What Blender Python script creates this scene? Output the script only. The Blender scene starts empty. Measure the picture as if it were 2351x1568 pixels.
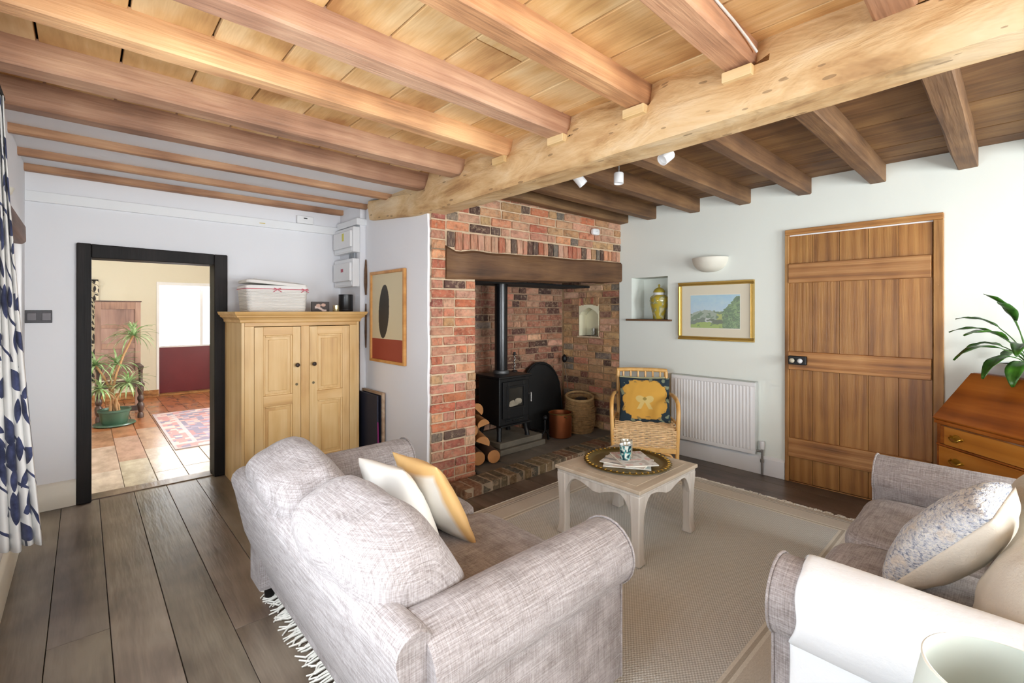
import bpy, bmesh, math, random
from mathutils import Vector, Matrix, noise
random.seed(7)
PI = math.pi
scn = bpy.context.scene
COL = scn.collection

# ------------------------------------------------------------------ camera, world, light, exposure
H = 1.35
AZ = math.radians(47.3)
cam_d = bpy.data.cameras.new('camera')
cam_d.sensor_width = 36.0
cam_d.lens = 1067.0 / 2351.0 * 36.0
cam_d.shift_y = -69.0 / 2351.0
cam_d.clip_start = 0.02
cam = bpy.data.objects.new('camera', cam_d)
COL.objects.link(cam)
cam.location = (0, 0, H)
cam.rotation_euler = (PI / 2, 0, AZ - PI / 2)
scn.camera = cam

scn.view_settings.view_transform = 'Standard'
scn.view_settings.look = 'None'
scn.view_settings.gamma = 1.0
scn.view_settings.use_curve_mapping = False
scn.view_settings.exposure = 0.72

world = bpy.data.worlds.new('daylight_sky')
scn.world = world
world.use_nodes = True
wb = world.node_tree.nodes['Background']
wb.inputs['Color'].default_value = (0.93, 0.97, 1.0, 1)
wb.inputs['Strength'].default_value = 4.0

def area(name, loc, size, rot, power, color):
    d = bpy.data.lights.new(name, 'AREA')
    d.shape = 'RECTANGLE'
    d.size, d.size_y = size
    d.energy = power
    d.color = color
    o = bpy.data.objects.new(name, d)
    COL.objects.link(o)
    o.location = loc
    o.rotation_euler = rot
    return o
# daylight entering by the window openings (each light fills one opening)
area('daylight_left_window', (-0.30, 1.20, 1.12), (1.10, 1.42), (0, -PI / 2, 0), 28, (0.84, 0.92, 1.0))
area('daylight_front_window', (0.95, -2.27, 1.25), (1.5, 1.25), (PI / 2, 0, 0), 62, (0.93, 0.97, 1.0))
area('daylight_garden_window', (2.9, -2.27, 1.25), (1.2, 1.25), (PI / 2, 0, 0), 66, (0.92, 0.98, 1.0))
area('daylight_hall_window', (2.57, 6.1, 1.25), (1.3, 1.3), (0, PI / 2, 0), 50, (1.0, 0.99, 0.96))
cy = scn.cycles
cy.max_bounces, cy.diffuse_bounces, cy.glossy_bounces, cy.transmission_bounces = 5, 4, 2, 4
cy.caustics_reflective = cy.caustics_refractive = False
cy.use_adaptive_sampling = True
cy.adaptive_threshold = 0.1
cy.adaptive_min_samples = 12

# ------------------------------------------------------------------ materials
def c(r, g, b):
    def f(v):
        v /= 255.0
        return v / 12.92 if v <= 0.04045 else ((v + 0.055) / 1.055) ** 2.4
    return (f(r), f(g), f(b), 1.0)

class Mat:
    def __init__(s, name, rough=0.6, metal=0.0, color=None):
        s.m = bpy.data.materials.new(name)
        s.m.use_nodes = True
        s.nt = s.m.node_tree
        s.b = s.nt.nodes['Principled BSDF']
        s.b.inputs['Roughness'].default_value = rough
        s.b.inputs['Metallic'].default_value = metal
        if color:
            s.b.inputs['Base Color'].default_value = color
    def n(s, t, inp=None, **kw):
        nd = s.nt.nodes.new(t)
        for k, v in kw.items():
            setattr(nd, k, v)
        for k, v in (inp or {}).items():
            if hasattr(v, 'is_output') or isinstance(v, bpy.types.NodeSocket):
                s.nt.links.new(v, nd.inputs[k])
            else:
                nd.inputs[k].default_value = v
        return nd
    def link(s, a, b):
        s.nt.links.new(a, b)
    def ramp(s, fac, stops, interp='LINEAR'):
        r = s.nt.nodes.new('ShaderNodeValToRGB')
        cr = r.color_ramp
        cr.interpolation = interp
        while len(cr.elements) < len(stops):
            cr.elements.new(0.5)
        for e, (p, col) in zip(cr.elements, stops):
            e.position = p
            e.color = col
        s.nt.links.new(fac, r.inputs['Fac'])
        return r.outputs['Color']
    def math(s, op, a, b=None, cl=False):
        nd = s.nt.nodes.new('ShaderNodeMath')
        nd.operation = op
        nd.use_clamp = cl
        for i, v in enumerate((a, b)):
            if v is None:
                continue
            if isinstance(v, bpy.types.NodeSocket):
                s.nt.links.new(v, nd.inputs[i])
            else:
                nd.inputs[i].default_value = v
        return nd.outputs[0]
    def mix(s, fac, a, b, blend='MIX'):
        nd = s.nt.nodes.new('ShaderNodeMix')
        nd.data_type = 'RGBA'
        nd.blend_type = blend
        for i, v in ((0, fac), (6, a), (7, b)):
            if isinstance(v, bpy.types.NodeSocket):
                s.nt.links.new(v, nd.inputs[i])
            else:
                nd.inputs[i].default_value = v
        return nd.outputs[2]
    def coord(s, scale=(1, 1, 1), which='Object', rnd=0.0, rot=(0, 0, 0)):
        tc = s.n('ShaderNodeTexCoord')
        out = tc.outputs[which]
        if rnd:
            oi = s.n('ShaderNodeObjectInfo')
            v = s.math('MULTIPLY', oi.outputs['Random'], rnd)
            cb = s.n('ShaderNodeCombineXYZ', {0: v, 1: v, 2: v})
            ad = s.n('ShaderNodeVectorMath', {0: out, 1: cb.outputs[0]}, operation='ADD')
            out = ad.outputs[0]
        mp = s.n('ShaderNodeMapping', {'Vector': out, 'Scale': scale, 'Rotation': rot})
        return mp.outputs[0]
    def noise(s, vec, scale=5, detail=4, rough=0.55, dist=0.0):
        nd = s.n('ShaderNodeTexNoise', {'Vector': vec, 'Scale': scale, 'Detail': detail, 'Roughness': rough, 'Distortion': dist})
        return nd.outputs['Fac']
    def base(s, col):
        s.link(col, s.b.inputs['Base Color'])
    def bump(s, h, strength=0.3, dist=0.01):
        b = s.n('ShaderNodeBump', {'Height': h, 'Strength': strength, 'Distance': dist})
        s.link(b.outputs[0], s.b.inputs['Normal'])

def plain(name, col, rough=0.5, metal=0.0, bump=0.0, bscale=40, var=0.0):
    m = Mat(name, rough, metal, col)
    if var:
        f = m.noise(m.coord(), bscale * 0.2, 3)
        d = tuple(x * (1 - var) for x in col[:3]) + (1,)
        e = tuple(min(1, x * (1 + var)) for x in col[:3]) + (1,)
        m.base(m.ramp(f, [(0.3, d), (0.7, e)]))
    if bump:
        m.bump(m.noise(m.coord(), bscale, 5), bump, 0.01)
    return m.m

def wood(name, dark, mid, light, axis='y', fine=16.0, along=0.9, rough=0.55, bump=0.25, blotch=0.35, cathedral=0.5, spec=None):
    """timber grain running along one axis; object colour tints each board"""
    m = Mat(name, rough)
    if spec is not None:
        m.b.inputs['Specular IOR Level'].default_value = spec
    sc = {'x': (along, fine, fine), 'y': (fine, along, fine), 'z': (fine, fine, along)}[axis]
    v = m.coord(sc, rnd=23.0)
    g1 = m.noise(v, 1.0, 5, 0.62, 0.9)
    sc2 = tuple(x * (5 if x > along else 3) for x in sc)
    g2 = m.noise(m.coord(sc2, rnd=11.0), 1.0, 2, 0.6, 0.0)
    bl = m.noise(m.coord((1.6, 1.6, 1.6), rnd=31.0), 1.7, 2, 0.55, 0.0)
    w = m.n('ShaderNodeTexWave', {'Vector': m.coord(tuple(x * 0.30 for x in sc), rnd=17.0), 'Scale': 1.0, 'Distortion': 7.0, 'Detail': 1.0, 'Detail Scale': 1.2}, wave_type='RINGS')
    f = m.math('ADD', m.math('MULTIPLY', g1, 0.65 - 0.25 * cathedral), m.math('MULTIPLY', g2, 0.22))
    f = m.math('ADD', f, m.math('MULTIPLY', w.outputs['Fac'], 0.22 * cathedral))
    f = m.math('ADD', f, m.math('MULTIPLY', m.math('SUBTRACT', bl, 0.5), blotch * 1.6))
    f = m.math('ADD', f, 0.08)
    col = m.ramp(f, [(0.22, dark), (0.47, mid), (0.72, light)])
    oi = m.n('ShaderNodeObjectInfo')
    m.base(m.mix(1.0, col, oi.outputs['Color'], 'MULTIPLY'))
    m.bump(g2, bump * 1.3, 0.006)
    return m.m

def plaster(name, col, wob=0.12):
    m = Mat(name, 0.85, 0, col)
    a = m.noise(m.coord(), 2.2, 4, 0.5)
    m.bump(a, wob, 0.05)
    return m.m

def brick_mat():
    m = Mat('brick_clay', 0.85)
    oi = m.n('ShaderNodeObjectInfo')
    n1 = m.noise(m.coord((1.6, .6, .7), rnd=40), 1.9, 4, 0.65)
    n2 = m.noise(m.coord((2.2, .7, .9), rnd=70), 2.4, 4, 0.7)
    shade = m.ramp(n1, [(0.30, (0.50, 0.47, 0.45, 1)), (0.5, (0.95, 0.95, 0.95, 1)), (0.7, (1.15, 1.16, 1.16, 1))])
    col = m.mix(1.0, oi.outputs['Color'], shade, 'MULTIPLY')
    smear = m.ramp(n2, [(0.50, (0, 0, 0, 1)), (0.68, (1, 1, 1, 1))])
    col = m.mix(m.math('MULTIPLY', smear, 0.6), col, c(190, 165, 135))
    m.base(col)
    m.bump(m.math('ADD', n1, n2), 0.5, 0.02)
    return m.m

def fabric(name, dark, mid, light, th=520.0, slub=11.0, bump=0.35):
    m = Mat(name, 0.95)
    m.b.inputs['Specular IOR Level'].default_value = 0.15
    m.b.inputs['Sheen Weight'].default_value = 0.12
    a = m.noise(m.coord((slub, slub, th)), 1.0, 2, 0.6)
    b2 = m.noise(m.coord((th, slub, slub)), 1.0, 2, 0.6)
    d2 = m.noise(m.coord((slub, th, slub)), 1.0, 2, 0.6)
    w = m.noise(m.coord(), 150, 0, 0.5)
    s3 = m.math('ADD', m.math('ADD', a, b2), d2)
    f = m.math('ADD', m.math('MULTIPLY', m.math('SUBTRACT', s3, 1.5), 0.75), 0.5)
    f = m.math('ADD', f, m.math('MULTIPLY', m.math('SUBTRACT', w, 0.5), 0.25))
    m.base(m.ramp(f, [(0.22, dark), (0.5, mid), (0.78, light)]))
    m.bump(w, bump, 0.002)
    return m.m

def vcol(name, rough=0.6, bump=0.0, bscale=150):
    m = Mat(name, rough)
    at = m.n('ShaderNodeVertexColor', layer_name='print')
    m.base(at.outputs['Color'])
    if bump:
        m.bump(m.noise(m.coord(), bscale, 3), bump, 0.003)
    return m.m

WALL_COOL = plaster('plaster_white_cool', c(237, 237, 240))
WALL_GREEN = plaster('plaster_white_warm', c(235, 239, 231))
WALL_HALL = plaster('plaster_cream', c(222, 216, 196))
PAINT = plain('white_gloss_paint', c(238, 239, 240), 0.4)
PAINT_CREAM = plain('cream_paint', c(226, 220, 206), 0.4)
BRICK = brick_mat()
MORTAR = plain('lime_mortar', c(204, 180, 150), 0.95, 0, 0.6, 60, 0.2)
MORTAR_DARK = plain('sooty_mortar', c(156, 128, 104), 0.95, 0, 0.6, 60, 0.25)
OAK_CEIL = wood('ceiling_board_pine', c(178, 128, 78), c(218, 174, 116), c(238, 206, 156), 'y', 9, 1.6, 0.6, 0.3, 0.7, 0.2)
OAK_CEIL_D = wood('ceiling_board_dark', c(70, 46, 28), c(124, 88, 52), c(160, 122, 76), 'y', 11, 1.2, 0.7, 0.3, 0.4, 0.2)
JOIST = wood('joist_timber', c(112, 82, 66), c(174, 136, 110), c(206, 172, 142), 'x', 13, 1.2, 0.6, 0.4, 0.45, 0.25)
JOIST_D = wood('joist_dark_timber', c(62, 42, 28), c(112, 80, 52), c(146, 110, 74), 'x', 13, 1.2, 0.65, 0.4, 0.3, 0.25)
BEAM = wood('beam_old_oak', c(140, 104, 68), c(200, 166, 122), c(224, 196, 156), 'y', 12, 2.2, 0.7, 0.9, 0.6, 0.35)
def beam_mat():
    m = Mat('beam_hewn_oak', 0.75)
    g1 = m.noise(m.coord((7, 1.6, 7)), 1.0, 5, 0.65, 0.8)
    bl = m.noise(m.coord((2.2, 1.5, 3.2)), 2.0, 4, 0.6, 0.5)
    f = m.math('ADD', m.math('MULTIPLY', g1, 0.5), m.math('MULTIPLY', bl, 0.6))
    col = m.ramp(f, [(0.36, c(150, 110, 70)), (0.48, c(196, 158, 110)), (0.58, c(216, 184, 138)), (0.72, c(226, 202, 166))])
    fk = m.n('ShaderNodeTexVoronoi', {'Vector': m.coord((26, 9, 30)), 'Scale': 1.0, 'Randomness': 1.0})
    sp = m.n('ShaderNodeSeparateColor', {0: fk.outputs['Color']})
    fleck = m.math('MULTIPLY', m.math('LESS_THAN', fk.outputs['Distance'], 0.20), m.math('LESS_THAN', sp.outputs[0], 0.30))
    kn = m.n('ShaderNodeTexVoronoi', {'Vector': m.coord((4.2, 2.0, 4.6)), 'Scale': 1.0, 'Randomness': 1.0})
    ks = m.n('ShaderNodeSeparateColor', {0: kn.outputs['Color']})
    rings = m.math('ADD', m.math('MULTIPLY', m.math('SINE', m.math('MULTIPLY', kn.outputs['Distance'], 70.0)), 0.3), 0.7)
    knot = m.math('MULTIPLY', m.math('MULTIPLY', m.math('LESS_THAN', kn.outputs['Distance'], 0.17), m.math('LESS_THAN', ks.outputs[0], 0.28)), rings)
    core = m.math('MULTIPLY', m.math('LESS_THAN', kn.outputs['Distance'], 0.05), m.math('LESS_THAN', ks.outputs[0], 0.28))
    col = m.mix(m.math('MULTIPLY', fleck, 0.55), col, c(104, 78, 52))
    col = m.mix(m.math('MULTIPLY', knot, 0.45), col, c(120, 90, 58))
    col = m.mix(m.math('MULTIPLY', core, 0.7), col, c(70, 50, 34))
    m.base(col)
    m.bump(m.math('ADD', g1, m.math('MULTIPLY', bl, 2.0)), 0.8, 0.012)
    return m.m
PALE = wood('pale_block', c(196, 160, 104), c(222, 190, 136), c(236, 210, 164), 'y', 12, 1.0, 0.6)
LINTEL = wood('lintel_dark_oak', c(44, 28, 16), c(92, 62, 38), c(124, 90, 58), 'x', 9, 1.2, 0.65, 0.7, 0.35, 0.3)
FLOOR = wood('floor_board_oak', c(72, 60, 52), c(112, 96, 84), c(142, 126, 112), 'y', 8, 1.3, 0.31, 0.2, 0.5, 0.15)
DOOR = wood('oak_door', c(116, 72, 30), c(158, 108, 52), c(180, 132, 72), 'z', 17, 1.2, 0.45, 0.3, 0.3, 0.9)
DOOR_H = wood('oak_ledge', c(92, 56, 26), c(162, 110, 58), c(196, 148, 92), 'y', 18, 0.8, 0.5, 0.3, 0.45, 0.8)
DOOR_F = wood('oak_frame', c(110, 70, 32), c(164, 116, 62), c(194, 152, 96), 'z', 12, 0.9, 0.55, 0.35, 0.4, 0.8)
BLACKWOOD = wood('black_stained_oak', c(10, 9, 8), c(18, 15, 14), c(38, 32, 30), 'z', 10, 0.8, 0.6, 0.3, spec=0.3)
PINE = wood('waxed_pine', c(176, 128, 70), c(216, 176, 116), c(232, 200, 148), 'z', 8, 0.7, 0.42, 0.12, 0.3, 0.6)
PINE_H = wood('waxed_pine_rail', c(170, 120, 62), c(210, 166, 104), c(228, 192, 138), 'x', 8, 0.7, 0.42, 0.12, 0.3, 0.5)
BUREAU = wood('bureau_yew', c(96, 44, 12), c(156, 84, 26), c(188, 112, 42), 'x', 9, 0.8, 0.28, 0.08, 0.5, 0.8)
BUREAU_L = wood('bureau_drawer', c(150, 84, 22), c(192, 122, 42), c(212, 146, 64), 'x', 9, 0.8, 0.3, 0.08, 0.3, 0.5)
WASHED = wood('limewashed_wood', c(176, 164, 150), c(206, 198, 188), c(226, 220, 212), 'z', 14, 1.4, 0.6, 0.15, 0.2, 0.3)
WASHED_T = wood('limewashed_top', c(160, 142, 120), c(190, 174, 152), c(212, 198, 178), 'x', 12, 1.2, 0.5, 0.12, 0.25, 0.3)
RATTAN = wood('rattan_cane', c(180, 122, 58), c(216, 164, 92), c(234, 194, 128), 'z', 6, 3, 0.4, 0.1, 0.3, 0.0)
WICKER = plain('wicker_pale', c(226, 190, 142), 0.6, 0, 0.4, 120, 0.18)
SEAGRASS = plain('seagrass', c(160, 124, 80), 0.8, 0, 0.7, 160, 0.3)
DRESSER = wood('hall_dresser_wood', c(80, 56, 46), c(136, 104, 88), c(164, 132, 114), 'z', 9, 0.9, 0.5, 0.2)
DRESSER_D = wood('hall_dresser_dark', c(34, 24, 20), c(66, 48, 40), c(96, 72, 60), 'z', 9, 0.9, 0.4, 0.2)
TILE = Mat('hall_quarry_tile', 0.24)
_oi = TILE.n('ShaderNodeObjectInfo')
_n = TILE.noise(TILE.coord((1.6, .8, 1), rnd=20), 5, 4, 0.65)
TILE.base(TILE.mix(1.0, _oi.outputs['Color'], TILE.ramp(_n, [(0.3, (0.62, 0.6, 0.58, 1)), (0.7, (1.15, 1.12, 1.1, 1))]), 'MULTIPLY'))
TILE.bump(_n, 0.2, 0.01)
TILE = TILE.m
SOFA = fabric('sofa_weave', c(128, 119, 116), c(160, 152, 150), c(188, 181, 181))
THROW = plain('white_throw', c(230, 232, 234), 0.95, 0, 0.15, 90)
CREAM = plain('cream_satin', c(232, 224, 206), 0.55, 0, 0.1, 25)
GOLD_SATIN = plain('gold_satin', c(222, 184, 126), 0.5, 0, 0.1, 30)
LINEN = plain('cream_linen', c(222, 214, 200), 0.9, 0, 0.3, 120)
IRON = plain('black_iron', c(22, 22, 23), 0.45, 0.3, 0.05, 60)
IRON_M = plain('matt_black_iron', c(14, 14, 14), 0.7, 0.1, 0.1, 40)
STEEL = plain('brushed_steel', c(170, 168, 164), 0.35, 0.9)
BRASS = plain('brass', c(196, 158, 74), 0.28, 1.0)
BRASS_OLD = plain('aged_brass', c(134, 112, 62), 0.42, 0.9, 0.1, 30, 0.2)
GILT = plain('gilt_frame', c(198, 166, 92), 0.35, 0.7)
COPPER = plain('copper', c(176, 104, 66), 0.35, 0.95, 0.08, 8, 0.15)
STONE = plain('hearth_stone', c(112, 104, 90), 0.8, 0, 0.4, 20, 0.25)
SLATE = plain('hearth_slate', c(112, 104, 94), 0.7, 0, 0.4, 14, 0.3)
WHITE_PL = plain('white_plastic', c(236, 236, 236), 0.4)
GREY_PL = plain('grey_conduit', c(150, 154, 158), 0.5)
BLACK_PL = plain('black_plastic', c(24, 24, 26), 0.35)
PEWTER = plain('pewter_plate', c(62, 60, 62), 0.4, 0.6)
CERAMIC = plain('white_ceramic', c(228, 232, 234), 0.15)
SHADE = Mat('lamp_shade_cloth', 0.8, 0, c(208, 214, 204))
SHADE.b.inputs['Transmission Weight'].default_value = 0.0
SHADE = SHADE.m
OPAL = plain('plaster_sconce', c(226, 222, 208), 0.55)
RED = plain('red_paint', c(112, 26, 34), 0.35, 0, 0.05, 10, 0.12)
RIBBON = plain('red_ribbon', c(206, 108, 122), 0.6)
PAPER = plain('white_card', c(232, 228, 214), 0.8)
BARK = plain('log_bark', c(92, 62, 40), 0.9, 0, 0.8, 30, 0.3)
LOGWOOD = plain('log_split', c(190, 132, 78), 0.8, 0, 0.4, 30, 0.25)
GREENPOT = plain('green_glaze', c(64, 92, 74), 0.3, 0, 0.05, 20, 0.2)
TRUNK = plain('plant_stem', c(176, 134, 92), 0.8, 0, 0.4, 40, 0.2)
NAVY = plain('navy_board', c(34, 36, 52), 0.7)
MAGENTA = plain('magenta_cloth', c(126, 26, 92), 0.7)
CABLE = plain('white_cable', c(220, 218, 212), 0.5)
VOID = plain('soot', c(16, 14, 13), 0.95)
GLASS = Mat('clear_glass', 0.03, 0, (1, 1, 1, 1))
GLASS.b.inputs['Transmission Weight'].default_value = 1.0
GLASS.b.inputs['IOR'].default_value = 1.45
GLASS = GLASS.m
STOVEGLASS = plain('stove_glass', c(48, 46, 42), 0.06)
EMBER = plain('ash_bed', c(150, 140, 122), 0.9, 0, 0.8, 40, 0.4)
PRINT = vcol('flat_print', 0.6)
PRINT_CLOTH = vcol('printed_cloth', 0.9, 0.35, 260)
GLAZE = vcol('painted_glaze', 0.12)

def leaf_mat(name, a, b, rough=0.4):
    m = Mat(name, rough)
    oi = m.n('ShaderNodeObjectInfo')
    f = m.noise(m.coord((3, 3, 3), rnd=9), 6, 3)
    m.base(m.ramp(f, [(0.3, a), (0.7, b)]))
    return m.m
LEAF = leaf_mat('lily_leaf', c(28, 66, 18), c(66, 116, 34), 0.35)
DRAC = leaf_mat('dracaena_leaf', c(88, 140, 60), c(196, 214, 170), 0.4)

def knit_mat():
    m = Mat('knitted_blue', 0.95)
    f = m.noise(m.coord((40, 90, 150), rot=(0, 0, 0)), 1.0, 3, 0.7, 0.6)
    g = m.noise(m.coord(), 12, 3, 0.6)
    col = m.ramp(f, [(0.34, c(128, 138, 160)), (0.46, c(206, 210, 220)), (0.58, c(236, 235, 232))])
    sp = m.ramp(g, [(0.58, (0, 0, 0, 1)), (0.66, (1, 1, 1, 1))])
    m.base(m.mix(m.math('MULTIPLY', sp, 0.6), col, c(236, 222, 204)))
    m.bump(f, 1.0, 0.008)
    return m.m
KNIT = knit_mat()

def curtain_mat(name, scale, base, ink, density=0.55):
    m = Mat(name, 0.9)
    m.b.inputs['Sheen Weight'].default_value = 0.1
    tc = m.n('ShaderNodeTexCoord')
    mp = m.n('ShaderNodeMapping', {'Vector': tc.outputs['UV'], 'Scale': (scale, scale, 1)})
    def layer(off, size, ar):
        ad = m.n('ShaderNodeVectorMath', {0: mp.outputs[0], 1: (off, off * 1.7, 0)}, operation='ADD')
        sc = m.n('ShaderNodeVectorMath', {0: ad.outputs[0], 'Scale': size}, operation='SCALE')
        vo = m.n('ShaderNodeTexVoronoi', {'Vector': sc.outputs[0], 'Scale': 1.0, 'Randomness': 0.8}, voronoi_dimensions='2D')
        lo = m.n('ShaderNodeVectorMath', {0: sc.outputs[0], 1: vo.outputs['Position']}, operation='SUBTRACT')
        sp = m.n('ShaderNodeSeparateColor', {0: vo.outputs['Color']})
        ro = m.n('ShaderNodeVectorRotate', {'Vector': lo.outputs[0], 'Angle': m.math('ADD', m.math('MULTIPLY', sp.outputs[0], 2.2), 0.3)}, rotation_type='Z_AXIS')
        xy = m.n('ShaderNodeSeparateXYZ', {0: ro.outputs[0]})
        ax = m.math('DIVIDE', m.math('ABSOLUTE', xy.outputs[0]), 0.44)
        ay = m.math('DIVIDE', m.math('ABSOLUTE', xy.outputs[1]), ar)
        leaf = m.math('ADD', m.math('MULTIPLY', ax, ax), ay)
        inside = m.math('LESS_THAN', leaf, 1.0)
        return m.math('MULTIPLY', inside, m.math('LESS_THAN', sp.outputs[1], density))
    l1 = layer(0.0, 1.0, 0.21)
    l2 = layer(3.37, 1.35, 0.15)
    st = m.n('ShaderNodeTexWave', {'Vector': mp.outputs[0], 'Scale': 0.45, 'Distortion': 9.0, 'Detail': 2.0, 'Detail Scale': 0.7}, bands_direction='DIAGONAL')
    stem = m.math('GREATER_THAN', st.outputs['Fac'], 0.985)
    f = m.math('MAXIMUM', m.math('MAXIMUM', l1, l2), stem)
    tint = m.noise(mp.outputs[0], 3.0, 4, 0.6)
    inkc = m.ramp(tint, [(0.35, ink), (0.7, tuple(min(1, x * 2.6 + 0.02) for x in ink[:3]) + (1,))])
    m.base(m.mix(f, base, inkc))
    return m.m
CURTAIN = curtain_mat('leaf_print_curtain', 6.0, c(230, 229, 226), c(36, 42, 70), 0.58)
CURTAIN2 = curtain_mat('dark_print_curtain', 9.0, c(220, 212, 190), c(40, 38, 40), 0.7)

def rug_mat(x0, x1, y0, y1):
    m = Mat('woven_rug', 0.95)
    m.b.inputs['Specular IOR Level'].default_value = 0.1
    tc = m.n('ShaderNodeTexCoord')
    sp = m.n('ShaderNodeSeparateXYZ', {0: tc.outputs['Object']})
    x, y = sp.outputs[0], sp.outputs[1]
    dx = m.math('MINIMUM', m.math('SUBTRACT', x, x0), m.math('SUBTRACT', x1, x))
    dy = m.math('MINIMUM', m.math('SUBTRACT', y, y0), m.math('SUBTRACT', y1, y))
    d = m.math('MINIMUM', dx, dy)
    field, dark, pale, cream = c(200, 196, 184), c(160, 154, 144), c(230, 225, 214), c(238, 234, 222)
    border = m.ramp(m.math('MULTIPLY', d, 2.5), [
        (0.0, pale), (0.10, dark), (0.125, pale), (0.15, dark), (0.172, c(216, 208, 194)), (0.47, cream), (0.505, c(190, 182, 166)),
        (0.545, cream), (0.58, c(206, 202, 190))], 'CONSTANT')
    # loops of the weave
    wx = m.math('SINE', m.math('MULTIPLY', x, 2 * PI / 0.019))
    wy = m.math('SINE', m.math('MULTIPLY', y, 2 * PI / 0.013))
    dots = m.math('MULTIPLY', m.math('ADD', m.math('MULTIPLY', wx, wy), 1.0), 0.5)
    infield = m.math('GREATER_THAN', d, 0.232)
    big = m.noise(m.coord(), 1.2, 3)
    dcol = m.ramp(dots, [(0.40, c(188, 188, 182)), (0.62, c(234, 235, 232))])
    dcol = m.mix(m.math('MULTIPLY', big, 0.25), dcol, c(212, 214, 213))
    col = m.mix(infield, border, dcol)
    fib = m.noise(m.coord((60, 300, 60)), 1.0, 3)
    col = m.mix(0.22, col, m.ramp(fib, [(0.3, c(176, 170, 158)), (0.7, c(236, 233, 224))]))
    m.base(col)
    m.bump(m.math('ADD', m.math('MULTIPLY', dots, infield), fib), 0.5, 0.004)
    return m.m

def rug2_mat(x0, x1, y0, y1):
    m = Mat('hall_rug_pattern', 0.95)
    tc = m.n('ShaderNodeTexCoord')
    sp = m.n('ShaderNodeSeparateXYZ', {0: tc.outputs['Object']})
    x, y = sp.outputs[0], sp.outputs[1]
    dx = m.math('MINIMUM', m.math('SUBTRACT', x, x0), m.math('SUBTRACT', x1, x))
    dy = m.math('MINIMUM', m.math('SUBTRACT', y, y0), m.math('SUBTRACT', y1, y))
    d = m.math('MINIMUM', dx, dy)
    vo = m.n('ShaderNodeTexVoronoi', {'Vector': m.coord((15, 15, 15)), 'Scale': 1.0, 'Randomness': 0.55}, distance='CHEBYCHEV')
    sc = m.n('ShaderNodeSeparateColor', {0: vo.outputs['Color']})
    pat = m.ramp(sc.outputs[0], [(0.0, c(66, 62, 110)), (0.34, c(176, 74, 70)), (0.56, c(206, 150, 140)), (0.8, c(120, 110, 150))], 'CONSTANT')
    pat2 = m.ramp(sc.outputs[1], [(0.0, c(198, 110, 104)), (0.5, c(222, 196, 184)), (0.8, c(92, 84, 130))], 'CONSTANT')
    bord = m.ramp(m.math('MULTIPLY', d, 2.0), [(0, (0, 0, 0, 1)), (0.42, (1, 1, 1, 1))], 'CONSTANT')
    col = m.mix(bord, pat2, pat)
    edge = m.ramp(m.math('MULTIPLY', d, 2.0), [(0, (1, 1, 1, 1)), (0.05, (0, 0, 0, 1)), (0.34, (1, 1, 1, 1)), (0.42, (0, 0, 0, 1))], 'CONSTANT')
    m.base(m.mix(m.math('ADD', m.math('MULTIPLY', edge, 0.45), 0.4), col, c(202, 190, 194)))
    return m.m

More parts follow.
